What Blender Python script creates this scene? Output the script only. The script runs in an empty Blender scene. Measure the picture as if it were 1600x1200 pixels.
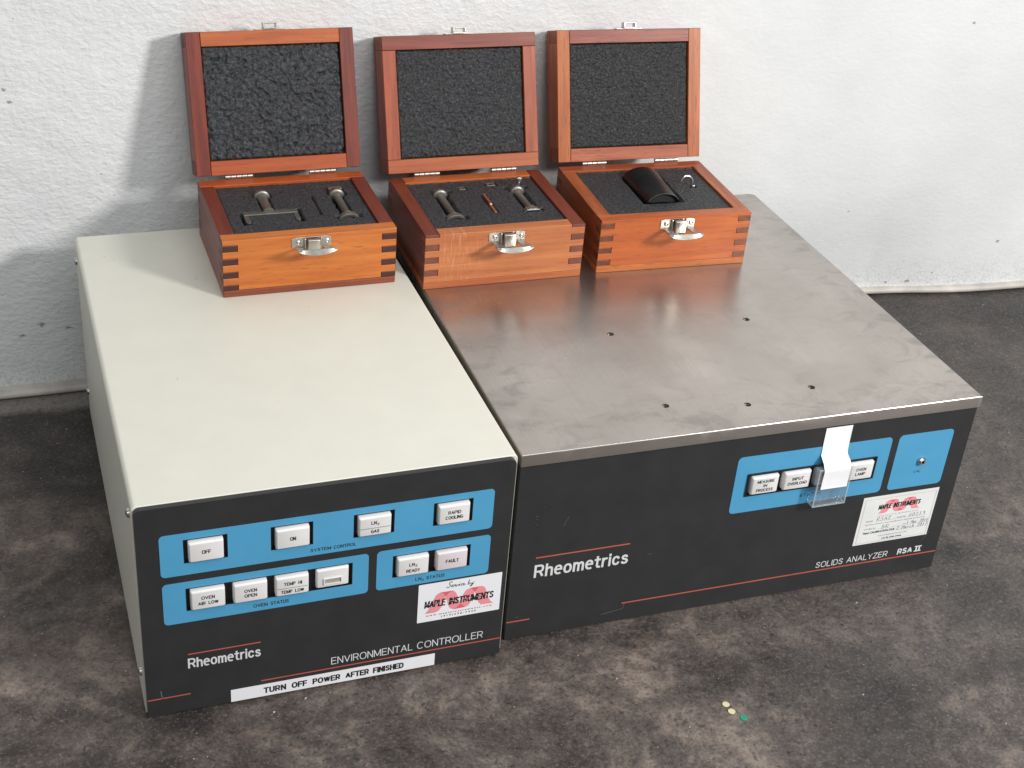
import bpy, bmesh, math, random
import numpy as np
from mathutils import Vector, Matrix, noise
from mathutils.geometry import tessellate_polygon

random.seed(7)
SC = bpy.context.scene
COL = SC.collection

# ------------------------------------------------------------------ camera
cam_data = bpy.data.cameras.new('camera')
cam = bpy.data.objects.new('camera', cam_data)
COL.objects.link(cam)
cam_data.sensor_fit = 'HORIZONTAL'
cam_data.sensor_width = 36.0
cam_data.lens = 36.0 * 2207.3 / 1600.0
cam_data.clip_start = 0.02
cam_data.clip_end = 50.0
cam.rotation_euler = (math.radians(58.7375), math.radians(-4.3992), math.radians(-19.5768))
cam.location = (-0.06134, -0.83432, 0.81299)
SC.camera = cam

# ------------------------------------------------------------------ world and lamps
world = bpy.data.worlds.new('World')
SC.world = world
world.use_nodes = True
world.node_tree.nodes['Background'].inputs[0].default_value = (0.93, 0.97, 1.0, 1)
world.node_tree.nodes['Background'].inputs[1].default_value = 0.28


def area_lamp(name, loc, target, size, power, color):
    d = bpy.data.lights.new(name, 'AREA')
    d.shape = 'SQUARE'
    d.size = size
    d.energy = power
    d.color = color
    o = bpy.data.objects.new(name, d)
    COL.objects.link(o)
    o.location = loc
    o.rotation_euler = (Vector(target) - Vector(loc)).to_track_quat('-Z', 'Y').to_euler()
    return o


area_lamp('key_softbox', (1.80, -1.50, 1.43), (0.30, 0.30, 0.20), 0.36, 54.0, (1.0, 0.975, 0.94))
area_lamp('fill_softbox', (-0.95, -0.95, 1.25), (0.35, 0.30, 0.15), 0.45, 2.8, (1.0, 0.985, 0.97))
area_lamp('overhead_softbox', (0.40, -1.25, 1.95), (0.35, 0.25, 0.05), 1.3, 19.5, (0.97, 0.985, 1.0))

SC.cycles.transparent_max_bounces = 24
SC.view_settings.view_transform = 'Standard'
SC.view_settings.look = 'None'
SC.view_settings.exposure = 0.12
SC.view_settings.gamma = 1.0
SC.view_settings.use_curve_mapping = False


# ------------------------------------------------------------------ material helpers
def new_mat(name):
    m = bpy.data.materials.new(name)
    m.use_nodes = True
    nt = m.node_tree
    b = nt.nodes['Principled BSDF']
    return m, nt, b


def N(nt, typ, **kw):
    n = nt.nodes.new(typ)
    for k, v in kw.items():
        if k.startswith('i_'):
            n.inputs[k[2:]].default_value = v
        else:
            setattr(n, k, v)
    return n


def L(nt, a, b):
    nt.links.new(a, b)


def ramp(nt, fac, stops):
    r = nt.nodes.new('ShaderNodeValToRGB')
    e = r.color_ramp.elements
    while len(e) < len(stops):
        e.new(0.5)
    for el, (p, c) in zip(e, stops):
        el.position = p
        el.color = (c, c, c, 1) if not hasattr(c, '__len__') else (*c, 1)
    L(nt, fac, r.inputs[0])
    return r.outputs[0]


def coords(nt, scale=(1, 1, 1), loc=(0, 0, 0), rot=(0, 0, 0)):
    t = nt.nodes.new('ShaderNodeTexCoord')
    mp = nt.nodes.new('ShaderNodeMapping')
    mp.inputs['Scale'].default_value = scale
    mp.inputs['Location'].default_value = loc
    mp.inputs['Rotation'].default_value = rot
    L(nt, t.outputs['Object'], mp.inputs[0])
    return mp.outputs[0]


def tnoise(nt, vec, scale, detail=4, rough=0.55, dist=0.0):
    n = N(nt, 'ShaderNodeTexNoise')
    n.inputs['Scale'].default_value = scale
    n.inputs['Detail'].default_value = detail
    n.inputs['Roughness'].default_value = rough
    n.inputs['Distortion'].default_value = dist
    L(nt, vec, n.inputs['Vector'])
    return n.outputs['Fac']


def mix(nt, fac, a, b, mode='MIX'):
    n = nt.nodes.new('ShaderNodeMix')
    n.data_type = 'RGBA'
    n.blend_type = mode
    for sock, v in ((n.inputs['Factor'], fac), (n.inputs['A'], a), (n.inputs['B'], b)):
        pass
    fa = [s for s in n.inputs if s.name == 'Factor' and s.type == 'VALUE'][0]
    aa = [s for s in n.inputs if s.name == 'A' and s.type == 'RGBA'][0]
    bb = [s for s in n.inputs if s.name == 'B' and s.type == 'RGBA'][0]
    for s, v in ((fa, fac), (aa, a), (bb, b)):
        if isinstance(v, bpy.types.NodeSocket):
            L(nt, v, s)
        elif hasattr(v, '__len__'):
            s.default_value = (*v, 1)
        else:
            s.default_value = v
    return [s for s in n.outputs if s.type == 'RGBA'][0]


def math_n(nt, op, a, b=0.0):
    n = nt.nodes.new('ShaderNodeMath')
    n.operation = op
    for s, v in zip(n.inputs, (a, b)):
        if isinstance(v, bpy.types.NodeSocket):
            L(nt, v, s)
        else:
            s.default_value = v
    return n.outputs[0]


def bump(nt, b, height, strength, dist, prev=None):
    n = nt.nodes.new('ShaderNodeBump')
    n.inputs['Strength'].default_value = strength
    n.inputs['Distance'].default_value = dist
    L(nt, height, n.inputs['Height'])
    if prev is not None:
        L(nt, prev, n.inputs['Normal'])
    if b is not None:
        L(nt, n.outputs[0], b.inputs['Normal'])
    return n.outputs[0]


def plain(name, col, rough=0.5, metal=0.0, spec=0.5, nscale=300, nstr=0.05, var=0.08):
    """painted / moulded surface: slight mottling and fine relief"""
    m, nt, b = new_mat(name)
    v = coords(nt)
    f = tnoise(nt, v, 35, 4)
    c = mix(nt, ramp(nt, f, [(0.3, 0.0), (0.7, 1.0)]), tuple(x * (1 - var) for x in col), tuple(min(1, x * (1 + var)) for x in col))
    L(nt, c, b.inputs['Base Color'])
    b.inputs['Metallic'].default_value = metal
    b.inputs['Specular IOR Level'].default_value = spec
    r = ramp(nt, tnoise(nt, v, 90, 3), [(0.3, max(0, rough - 0.06)), (0.7, min(1, rough + 0.06))])
    L(nt, r, b.inputs['Roughness'])
    if nstr:
        bump(nt, b, tnoise(nt, v, nscale, 3), nstr, 0.001)
    return m


def wood(name, light, dark, axis, seed=0, rough=0.46, pore=0.5, scratch=0.0, rub=False):
    m, nt, b = new_mat(name)
    s = [150.0, 150.0, 150.0]
    s[axis] = 9.0
    off = (seed * 1.7, seed * 0.9, seed * 2.3)
    v = coords(nt, tuple(s), off)
    fib = tnoise(nt, v, 1.0, 6, 0.65, 0.35)
    s2 = [70.0, 70.0, 70.0]
    s2[axis] = 3.0
    v2 = coords(nt, tuple(s2), off)
    band = tnoise(nt, v2, 0.6, 3, 0.5, 0.8)
    v3 = coords(nt, tuple(x * 4 if x > 20 else x * 5 for x in s), off)
    pores = ramp(nt, tnoise(nt, v3, 1.3, 2, 0.5), [(0.60, 0.0), (0.68, 1.0)])
    c = mix(nt, ramp(nt, fib, [(0.36, 0.0), (0.64, 1.0)]), tuple(x * 0.95 for x in dark), light)
    c = mix(nt, math_n(nt, 'MULTIPLY', ramp(nt, band, [(0.35, 1.0), (0.62, 0.0)]), 0.45), c, dark)
    c = mix(nt, math_n(nt, 'MULTIPLY', pores, pore), c, tuple(x * 0.45 for x in dark))
    if scratch:
        vs = coords(nt, (60, 60, 60), off)
        sc = ramp(nt, tnoise(nt, vs, 2.2, 6, 0.75), [(0.72, 0.0), (0.76, 1.0)])
        c = mix(nt, math_n(nt, 'MULTIPLY', sc, scratch), c, tuple(min(1, x * 1.5 + 0.12) for x in light))
    # slow figure across the board
    fig = tnoise(nt, coords(nt, tuple(14.0 if k != axis else 5.0 for k in range(3)), off), 1.0, 3, 0.5, 0.6)
    c = mix(nt, math_n(nt, 'MULTIPLY', ramp(nt, fig, [(0.35, 1.0), (0.6, 0.0)]), 0.35), c, dark)
    if rub:
        # pale rubbed streaks running up the left part of the board
        sp_ = N(nt, 'ShaderNodeSeparateXYZ')
        L(nt, coords(nt), sp_.inputs[0])
        zone = ramp(nt, sp_.outputs[0], [(0.012, 0.0), (0.024, 1.0), (0.040, 0.8), (0.062, 0.0)])
        stq = ramp(nt, tnoise(nt, coords(nt, (420, 60, 60), rot=(0, 0.25, 0)), 1.0, 5, 0.7, 0.4), [(0.52, 0.0), (0.66, 1.0)])
        c = mix(nt, math_n(nt, 'MULTIPLY', math_n(nt, 'MULTIPLY', zone, stq), 0.42), c, (0.72, 0.42, 0.24))
    L(nt, c, b.inputs['Base Color'])
    L(nt, ramp(nt, fib, [(0.2, rough + 0.1), (0.8, rough - 0.04)]), b.inputs['Roughness'])
    b.inputs['Specular IOR Level'].default_value = 0.4
    b.inputs['Coat Weight'].default_value = 0.28
    b.inputs['Coat Roughness'].default_value = 0.3
    bump(nt, b, fib, 0.12, 0.0006)
    return m


# ------------------------------------------------------------------ mesh helpers
def tag(o, label=None, cat=None, group=None, kind=None):
    if label:
        o['label'] = label
    if cat:
        o['category'] = cat
    if group:
        o['group'] = group
    if kind:
        o['kind'] = kind
    return o


def empty(name, loc, rz=0.0, label=None, cat=None, group=None):
    o = bpy.data.objects.new(name, None)
    COL.objects.link(o)
    o.empty_display_size = 0.02
    o.location = loc
    o.rotation_euler = (0, 0, rz)
    return tag(o, label, cat, group)


class MB:
    """collects shapes; build() links them as one mesh object"""

    def __init__(self):
        self.bm = bmesh.new()

    def poly(self, pts):
        vs = [self.bm.verts.new(p) for p in pts]
        return self.bm.faces.new(vs)

    def box(self, a, b, bev=0.0, seg=2):
        r = bmesh.ops.create_cube(self.bm, size=1.0)
        for v in r['verts']:
            v.co = Vector([(a[i] + b[i]) / 2 + v.co[i] * (b[i] - a[i]) for i in range(3)])
        if bev:
            es = list({e for v in r['verts'] for e in v.link_edges})
            bmesh.ops.bevel(self.bm, geom=es, offset=bev, segments=seg, affect='EDGES', profile=0.5)
        return self

    def tube(self, p, q, r1, r2=None, n=20, caps=True):
        r2 = r1 if r2 is None else r2
        p, q = Vector(p), Vector(q)
        d = (q - p)
        m = Matrix.Translation((p + q) / 2) @ d.to_track_quat('Z', 'Y').to_matrix().to_4x4()
        bmesh.ops.create_cone(self.bm, cap_ends=caps, segments=n, radius1=r1, radius2=r2, depth=d.length, matrix=m)
        return self

    def lathe(self, prof, mtx=None, n=28):
        """prof: (r, h) pairs about local Z"""
        mtx = mtx or Matrix.Identity(4)
        rings = []
        for r, h in prof:
            rings.append([self.bm.verts.new(mtx @ Vector((r * math.cos(2 * math.pi * k / n), r * math.sin(2 * math.pi * k / n), h))) for k in range(n)])
        for A, B in zip(rings, rings[1:]):
            for k in range(n):
                self.bm.faces.new((A[k], A[(k + 1) % n], B[(k + 1) % n], B[k]))
        for R, flip in ((rings[0], True), (rings[-1], False)):
            if (R[0].co - R[n // 2].co).length > 1e-6:
                self.bm.faces.new(R[::-1] if flip else R)
        return self

    def prism(self, loops, f, t0, t1):
        """loops: outline then holes in 2-D; f(a,b,t) maps to 3-D; slab between t0 and t1"""
        flat = [p for l in loops for p in l]
        tris = tessellate_polygon([[Vector((p[0], p[1], 0)) for p in l] for l in loops])
        A = [self.bm.verts.new(f(p[0], p[1], t0)) for p in flat]
        B = [self.bm.verts.new(f(p[0], p[1], t1)) for p in flat]
        if len(loops) == 1:
            self.bm.faces.new(A)
            self.bm.faces.new(B[::-1])
        else:
            for t in tris:
                self.bm.faces.new([A[i] for i in t])
                self.bm.faces.new([B[i] for i in t][::-1])
        o = 0
        for l in loops:
            k = len(l)
            for i in range(k):
                j = (i + 1) % k
                self.bm.faces.new((A[o + i], B[o + i], B[o + j], A[o + j]))
            o += k
        return self

    def build(self, name, mats, parent=None, smooth=False, bevel=0.0, bseg=1, sel=None, loc=None):
        bm = self.bm
        bmesh.ops.recalc_face_normals(bm, faces=bm.faces[:])
        bm.normal_update()
        if sel:
            for f in bm.faces:
                f.material_index = sel(f)
        me = bpy.data.meshes.new(name)
        bm.to_mesh(me)
        bm.free()
        return finish(name, me, mats, parent, smooth, bevel, bseg, loc)


def finish(name, me, mats, parent=None, smooth=False, bevel=0.0, bseg=1, loc=None):
    for m in (mats if isinstance(mats, (list, tuple)) else [mats]):
        me.materials.append(m)
    o = bpy.data.objects.new(name, me)
    COL.objects.link(o)
    if parent is not None:
        o.parent = parent
    if loc:
        o.location = loc
    if smooth:
        for p in me.polygons:
            p.use_smooth = True
        me.set_sharp_from_angle(angle=math.radians(38))
    if bevel:
        md = o.modifiers.new('edge_round', 'BEVEL')
        md.width = bevel
        md.segments = bseg
        md.limit_method = 'ANGLE'
        md.angle_limit = math.radians(40)
    return o


def round_rect(x0, z0, x1, z1, r, n=5):
    pts = []
    for cx, cz, a0 in ((x1 - r, z0 + r, -90), (x1 - r, z1 - r, 0), (x0 + r, z1 - r, 90), (x0 + r, z0 + r, 180)):
        for k in range(n + 1):
            a = math.radians(a0 + 90 * k / n)
            pts.append((cx + r * math.cos(a), cz + r * math.sin(a)))
    return pts


def rect(x0, z0, x1, z1):
    return [(x0, z0), (x1, z0), (x1, z1), (x0, z1)]


def circ(cx, cy, r, n=24):
    return [(cx + r * math.cos(2 * math.pi * k / n), cy + r * math.sin(2 * math.pi * k / n)) for k in range(n)]


FRONT = lambda a, b, t: (a, t, b)         # (x, z) drawing on a face that looks to -y
FLAT = lambda a, b, t: (a, b, t)          # (x, y) drawing lying flat


def plate(name, loops, mat, parent, y0, y1, f=FRONT, bevel=0.0):
    return MB().prism(loops, f, y0, y1).build(name, mat, parent, bevel=bevel)


# --- lettering: flat print standing a hair proud of its surface
def text_polys(s, bold=0.0):
    cu = bpy.data.curves.new('t', 'FONT')
    cu.body = s
    cu.size = 1.0
    cu.offset = bold
    cu.resolution_u = 3
    o = bpy.data.objects.new('t', cu)
    COL.objects.link(o)
    dg = bpy.context.evaluated_depsgraph_get()
    me = bpy.data.meshes.new_from_object(o.evaluated_get(dg))
    n = len(me.vertices)
    co = np.empty(n * 3)
    me.vertices.foreach_get('co', co)
    co = co.reshape(-1, 3)[:, :2].copy()
    faces = [list(p.vertices) for p in me.polygons]
    bpy.data.objects.remove(o)
    bpy.data.curves.remove(cu)
    bpy.data.meshes.remove(me)
    return co, faces


def lettering(items, mat, parent, y, name='lettering', f=None):
    """items: (text, x0, z0, x1, z1[, bold[, shear]]): the bounding box each string fills, in metres"""
    V, F = [], []
    for it in items:
        s, x0, z0, x1, z1 = it[:5]
        bold = it[5] if len(it) > 5 else 0.0
        shear = it[6] if len(it) > 6 else 0.0
        co, fs = text_polys(s, bold)
        lo, hi = co.min(0), co.max(0)
        u = (co - lo) / (hi - lo)
        x = x0 + u[:, 0] * (x1 - x0) + u[:, 1] * (z1 - z0) * shear
        z = z0 + u[:, 1] * (z1 - z0)
        o = len(V)
        V += [(a, y, b) for a, b in zip(x, z)]
        F += [[i + o for i in q] for q in fs]
    me = bpy.data.meshes.new(name)
    me.from_pydata(V, [], F)
    me.update()
    return finish(name, me, mat, parent)


def _arc(cx, cy, rx, ry, a0, a1, n=14, p=0.86):
    out = []
    for k in range(n + 1):
        a = math.radians(a0 + (a1 - a0) * k / n)
        c, q = math.cos(a), math.sin(a)
        out.append((cx + rx * math.copysign(abs(c) ** p, c), cy + ry * math.copysign(abs(q) ** p, q)))
    return out


_BOWL = _arc(.36, .73, .24, .27, 90, -90, 8)
GL = {
    'A': (.70, [[(0, 0), (.35, 1)], [(.35, 1), (.70, 0)], [(.13, .33), (.57, .33)]]),
    'C': (.70, [_arc(.36, .5, .36, .5, 42, 318, 20)]),
    'D': (.66, [[(0, 0), (0, 1), (.26, 1)] + _arc(.28, .5, .38, .5, 88, -88, 14) + [(.26, 0), (0, 0)]]),
    'E': (.56, [[(.54, 1), (0, 1), (0, 0), (.56, 0)], [(0, .52), (.48, .52)]]),
    'F': (.52, [[(.52, 1), (0, 1), (0, 0)], [(0, .50), (.45, .50)]]),
    'G': (.74, [_arc(.37, .5, .37, .5, 45, 345, 20) + [(.73, .45), (.42, .45)]]),
    'H': (.62, [[(0, 0), (0, 1)], [(.62, 0), (.62, 1)], [(0, .52), (.62, .52)]]),
    'I': (.02, [[(.01, 0), (.01, 1)]]),
    'L': (.50, [[(0, 1), (0, 0), (.50, 0)]]),
    'M': (.78, [[(0, 0), (0, 1)], [(0, 1), (.39, .06)], [(.39, .06), (.78, 1)], [(.78, 1), (.78, 0)]]),
    'N': (.62, [[(0, 0), (0, 1)], [(0.02, 1), (.60, 0)], [(.62, 0), (.62, 1)]]),
    'O': (.76, [_arc(.38, .5, .38, .5, 90, 450, 28)]),
    'P': (.60, [[(0, 0), (0, 1)], [(0, 1), (.34, 1)] + _BOWL + [(.34, .46), (0, .46)]]),
    'R': (.62, [[(0, 0), (0, 1)], [(0, 1), (.34, 1)] + _BOWL + [(.34, .46), (0, .46)], [(.36, .46), (.61, 0)]]),
    'S': (.60, [[(.56, .76), (.50, .93), (.30, 1), (.10, .94), (.03, .76), (.12, .61), (.30, .53), (.48, .45), (.58, .28), (.50, .07), (.30, 0), (.09, .07), (0, .26)]]),
    'T': (.60, [[(0, 1), (.60, 1)], [(.30, 1), (.30, 0)]]),
    'U': (.62, [[(0, 1), (0, .32)] + _arc(.31, .32, .31, .32, 180, 360, 12) + [(.62, .32), (.62, 1)]]),
    'V': (.66, [[(0, 1), (.33, 0)], [(.33, 0), (.66, 1)]]),
    'W': (.94, [[(0, 1), (.23, 0)], [(.23, 0), (.47, 1)], [(.47, 1), (.71, 0)], [(.71, 0), (.94, 1)]]),
    'Y': (.64, [[(0, 1), (.32, .45), (.64, 1)], [(.32, .45), (.32, 0)]]),
    'Z': (.60, [[(0, 1), (.58, 1)], [(.58, 1), (.02, 0)], [(0, 0), (.60, 0)]]),
    '2': (.58, [[(0, .72), (.08, .93), (.28, 1), (.50, .93), (.55, .72), (.45, .50), (0, 0), (.58, 0)]]),
    'h': (.44, [[(0, 0), (0, 1)], [(0, .48), (.08, .64), (.24, .71), (.40, .65), (.44, .48), (.44, 0)]]),
    'e': (.48, [[(0, .40), (.44, .40)], [(.48, .40), (.46, .57), (.38, .69), (.25, .73), (.10, .68), (.02, .54), (0, .37), (.03, .17), (.12, .04), (.26, 0), (.37, .01), (.45, .06)]]),
    'o': (.50, [_arc(.25, .355, .25, .355, 90, 450, 24)]),
    'm': (.72, [[(0, 0), (0, .71)], [(0, .48), (.07, .64), (.20, .71), (.32, .65), (.36, .50), (.36, 0)], [(.36, .48), (.43, .64), (.56, .71), (.68, .65), (.72, .50), (.72, 0)]]),
    't': (.33, [[(.14, .95), (.14, .16), (.20, .03), (.33, .02)], [(0, .70), (.32, .70)]]),
    'r': (.28, [[(0, 0), (0, .71)], [(0, .44), (.07, .60), (.18, .70), (.28, .70)]]),
    'i': (.02, [[(.01, 0), (.01, .71)], [(.01, .95), (.01, 1.0)]]),
    'c': (.46, [[(.46, .50), (.38, .66), (.25, .71), (.10, .66), (.02, .52), (0, .36), (.03, .17), (.12, .04), (.26, 0), (.40, .06), (.46, .22)]]),
    's': (.44, [[(.42, .53), (.34, .67), (.22, .71), (.08, .66), (.04, .54), (.10, .43), (.24, .37), (.38, .30), (.44, .18), (.36, .04), (.22, 0), (.08, .04), (0, .17)]]),
}


def sign_text(items, mat, parent, y, name='lettering'):
    """grotesque capitals drawn with an even pen; items: (text, x0, z0, x1, z1, pen width / height[, shear])"""
    V, F = [], []
    lift = 0
    for it in items:
        s, x0, z0, x1, z1, pen = it[:6]
        shear = it[6] if len(it) > 6 else 0.0
        H = z1 - z0
        w = pen * H
        gap = 0.13 + pen
        adv = 0.0
        lines = []
        for ch in s:
            if ch == ' ':
                adv += 0.34
                continue
            gw, gl = GL[ch]
            for ln in gl:
                lines.append([(adv + p[0], p[1]) for p in ln])
            adv += gw + gap
        total = adv - gap
        kx_ = (x1 - x0 - w) / total
        for ln in lines:
            pts = []
            for a, c in ln:
                zz = z0 + w / 2 + c * (H - w)
                q = Vector((x0 + w / 2 + a * kx_ + shear * (zz - z0), zz))
                if not pts or (q - pts[-1]).length > 1e-7:
                    pts.append(q)
            closed = (pts[0] - pts[-1]).length < 1e-6
            if closed:
                pts = pts[:-1]
            else:
                for e0, e1 in ((0, 1), (-1, -2)):
                    d_ = (pts[e0] - pts[e1]).normalized()
                    if min(abs(d_.x), abs(d_.y)) < 0.12:
                        pts[e0] = pts[e0] + d_ * w / 2
            n = len(pts)
            o = len(V)
            yy_ = y - lift * 1.2e-5
            lift = (lift + 1) % 7
            for i in range(n):
                d1 = (pts[i] - pts[i - 1]).normalized() if (i > 0 or closed) else None
                d2 = (pts[(i + 1) % n] - pts[i]).normalized() if (i < n - 1 or closed) else None
                d1 = d1 or d2
                d2 = d2 or d1
                t_ = (d1 + d2)
                t_ = t_.normalized() if t_.length > 1e-6 else d1
                nn = Vector((-t_.y, t_.x))
                n1 = Vector((-d1.y, d1.x))
                k = min(1.0 / max(0.25, nn.dot(n1)), 1.5)
                V.append((pts[i].x + nn.x * k * w / 2, yy_, pts[i].y + nn.y * k * w / 2))
                V.append((pts[i].x - nn.x * k * w / 2, yy_, pts[i].y - nn.y * k * w / 2))
            for i in range(n if closed else n - 1):
                j = (i + 1) % n
                F.append([o + 2 * i, o + 2 * i + 1, o + 2 * j + 1, o + 2 * j])
    me = bpy.data.meshes.new(name)
    me.from_pydata(V, [], F)
    me.update()
    return finish(name, me, mat, parent)


def strokes(lines, width, mat, parent, y, name='lettering'):
    V, F = [], []
    for ln in lines:
        pts = [Vector(p) for p in ln]
        nrm = []
        for i in range(len(pts)):
            d = (pts[min(i + 1, len(pts) - 1)] - pts[max(i - 1, 0)])
            d = d.normalized() if d.length > 0 else Vector((1, 0))
            nrm.append(Vector((-d.y, d.x)))
        o = len(V)
        for p, n in zip(pts, nrm):
            V.append((p.x + n.x * width / 2, y, p.y + n.y * width / 2))
            V.append((p.x - n.x * width / 2, y, p.y - n.y * width / 2))
        for i in range(len(pts) - 1):
            F.append([o + 2 * i, o + 2 * i + 1, o + 2 * i + 3, o + 2 * i + 2])
    me = bpy.data.meshes.new(name)
    me.from_pydata(V, [], F)
    me.update()
    return finish(name, me, mat, parent)


def polys(shapes, mat, parent, y, name):
    me = bpy.data.meshes.new(name)
    V, F = [], []
    for s in shapes:
        o = len(V)
        V += [(a, y, b) for a, b in s]
        F += [[i + o for i in t] for t in tessellate_polygon([[Vector((a, b, 0)) for a, b in s]])]
    me.from_pydata(V, [], F)
    me.update()
    return finish(name, me, mat, parent)


HAND = {
    'R': [[(0, 0), (.08, 1), (.5, .9), (.5, .6), (.08, .5), (.6, 0)]],
    'S': [[(.55, .9), (.25, 1), (.08, .75), (.5, .4), (.4, .05), (0, .1)]],
    'A': [[(0, 0), (.35, 1), (.6, 0)], [(.12, .35), (.55, .4)]],
    'B': [[(.05, 0), (.1, 1), (.5, .85), (.12, .55), (.55, .3), (.4, 0), (.05, 0)]],
    'M': [[(0, 0), (.12, 1), (.35, .35), (.6, 1), (.7, 0)]],
    'a': [[(.5, .5), (.2, .55), (.02, .25), (.25, 0), (.5, .5), (.55, .02)]],
    'r': [[(.05, .55), (.1, 0)], [(.1, .35), (.3, .55), (.48, .5)]],
    'c': [[(.5, .5), (.2, .55), (.02, .25), (.25, 0), (.5, .1)]],
    'h': [[(.05, 1), (.05, 0)], [(.05, .35), (.3, .55), (.42, .4), (.45, 0)]],
    '0': [[(.3, 1), (.03, .6), (.1, .05), (.4, .02), (.55, .5), (.3, 1)]],
    '1': [[(.25, .95), (.25, 0)]],
    '2': [[(.02, .8), (.3, 1), (.5, .75), (.05, .05), (.6, .05)]],
    '3': [[(.02, .9), (.4, .95), (.2, .55), (.5, .35), (.3, 0), (0, .1)]],
    '6': [[(.45, 1), (.1, .5), (.15, .05), (.45, .1), (.4, .45), (.1, .35)]],
    '7': [[(.02, .95), (.5, .95), (.2, 0)]],
    '9': [[(.5, .7), (.3, 1), (.05, .75), (.3, .5), (.5, .75), (.45, 0)]],
    ' ': [],
}


def hand(s, x0, z0, x1, h):
    step = (x1 - x0) / len(s)
    out = []
    for i, ch in enumerate(s):
        for ln in HAND[ch]:
            out.append([(x0 + step * i + p[0] * step * 1.25 + p[1] * h * 0.15, z0 + p[1] * h) for p in ln])
    return out


# ------------------------------------------------------------------ materials
def mat_floor():
    m, nt, b = new_mat('stained_concrete')
    v = coords(nt)
    big = tnoise(nt, v, 2.6, 4, 0.55, 0.4)
    mid = tnoise(nt, v, 15, 7, 0.72, 0.5)
    fine = tnoise(nt, v, 330, 5, 0.75)
    fine2 = tnoise(nt, v, 130, 4, 0.7)
    low = tnoise(nt, coords(nt, loc=(0.35, 0.15, 0)), 7.0, 11, 0.74, 0.3)
    mid2 = tnoise(nt, coords(nt, loc=(2.1, 0.4, 0)), 42, 6, 0.70, 0.3)
    mm_ = math_n(nt, 'ADD', math_n(nt, 'MULTIPLY', low, 0.80), math_n(nt, 'MULTIPLY', mid2, 0.20))
    c = ramp(nt, mm_, [(0.37, (0.020, 0.017, 0.016)), (0.45, (0.052, 0.043, 0.039)), (0.53, (0.125, 0.101, 0.089)), (0.62, (0.300, 0.240, 0.200))])
    sepf = N(nt, 'ShaderNodeSeparateXYZ')
    L(nt, v, sepf.inputs[0])
    gx = ramp(nt, math_n(nt, 'ADD', sepf.outputs[0], math_n(nt, 'MULTIPLY', math_n(nt, 'SUBTRACT', big, 0.5), 0.9)), [(0.42, 0.0), (0.75, 1.0)])
    c = mix(nt, math_n(nt, 'MULTIPLY', gx, 0.52), c, (0.070, 0.067, 0.065))
    blot = ramp(nt, tnoise(nt, coords(nt, loc=(1.7, 5.2, 0)), 5, 7, 0.68, 0.5), [(0.38, 1.0), (0.50, 0.0)])
    c = mix(nt, math_n(nt, 'MULTIPLY', blot, 0.6), c, (0.027, 0.024, 0.024))
    # floor colour darkens in a band towards the wall
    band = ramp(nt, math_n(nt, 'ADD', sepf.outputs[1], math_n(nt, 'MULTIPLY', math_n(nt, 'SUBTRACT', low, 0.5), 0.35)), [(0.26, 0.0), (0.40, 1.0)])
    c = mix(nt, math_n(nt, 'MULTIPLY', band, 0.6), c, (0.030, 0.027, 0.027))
    # old anchor spot: a dark ring in the concrete beside the analyzer
    rx_ = math_n(nt, 'SUBTRACT', sepf.outputs[0], 0.770)
    ry_ = math_n(nt, 'SUBTRACT', sepf.outputs[1], 0.029)
    rr_ = math_n(nt, 'ADD', math_n(nt, 'SQRT', math_n(nt, 'ADD', math_n(nt, 'MULTIPLY', rx_, rx_), math_n(nt, 'MULTIPLY', ry_, ry_))), math_n(nt, 'MULTIPLY', mid2, 0.004))
    c = mix(nt, ramp(nt, rr_, [(0.0, 0.85), (0.011, 0.8), (0.0125, 0.25), (0.018, 0.45), (0.028, 0.0)]), c, (0.020, 0.019, 0.019))
    # rusty-brown wash patches
    rust = ramp(nt, tnoise(nt, coords(nt, loc=(3, 1, 0)), 8, 6, 0.65, 0.7), [(0.54, 0.0), (0.72, 1.0)])
    c = mix(nt, math_n(nt, 'MULTIPLY', rust, 0.30), c, (0.17, 0.118, 0.085))
    # pale unstained strip beside the wall's foot on the left
    strip = math_n(nt, 'MULTIPLY', ramp(nt, math_n(nt, 'ADD', sepf.outputs[1], math_n(nt, 'MULTIPLY', mid, 0.03)), [(0.480, 0.0), (0.492, 1.0)]), ramp(nt, sepf.outputs[0], [(0.15, 1.0), (0.3, 0.0)]))
    c = mix(nt, math_n(nt, 'MULTIPLY', strip, 0.8), c, (0.26, 0.24, 0.22))
    # fine mineral grain: crisp dark pits and pale grains over a faint dusting
    c = mix(nt, math_n(nt, 'MULTIPLY', ramp(nt, fine, [(0.38, 1.0), (0.52, 0.0)]), 0.38), c, (0.020, 0.017, 0.017))
    c = mix(nt, math_n(nt, 'MULTIPLY', ramp(nt, fine, [(0.54, 0.0), (0.68, 1.0)]), 0.36), c, (0.24, 0.200, 0.182))
    pit = ramp(nt, tnoise(nt, coords(nt, loc=(7, 3, 0)), 190, 3, 0.6), [(0.355, 1.0), (0.385, 0.0)])
    c = mix(nt, math_n(nt, 'MULTIPLY', pit, 0.5), c, (0.012, 0.011, 0.011))
    grain = ramp(nt, tnoise(nt, coords(nt, loc=(5, 8, 0)), 260, 2, 0.6), [(0.625, 0.0), (0.65, 1.0)])
    c = mix(nt, math_n(nt, 'MULTIPLY', grain, 0.22), c, (0.30, 0.265, 0.245))
    vo = N(nt, 'ShaderNodeTexVoronoi')
    vo.inputs['Scale'].default_value = 150
    L(nt, v, vo.inputs['Vector'])
    sp = ramp(nt, vo.outputs['Distance'], [(0.05, 1.0), (0.11, 0.0)])
    sp2 = ramp(nt, tnoise(nt, v, 60, 2), [(0.52, 0.0), (0.60, 1.0)])
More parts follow.
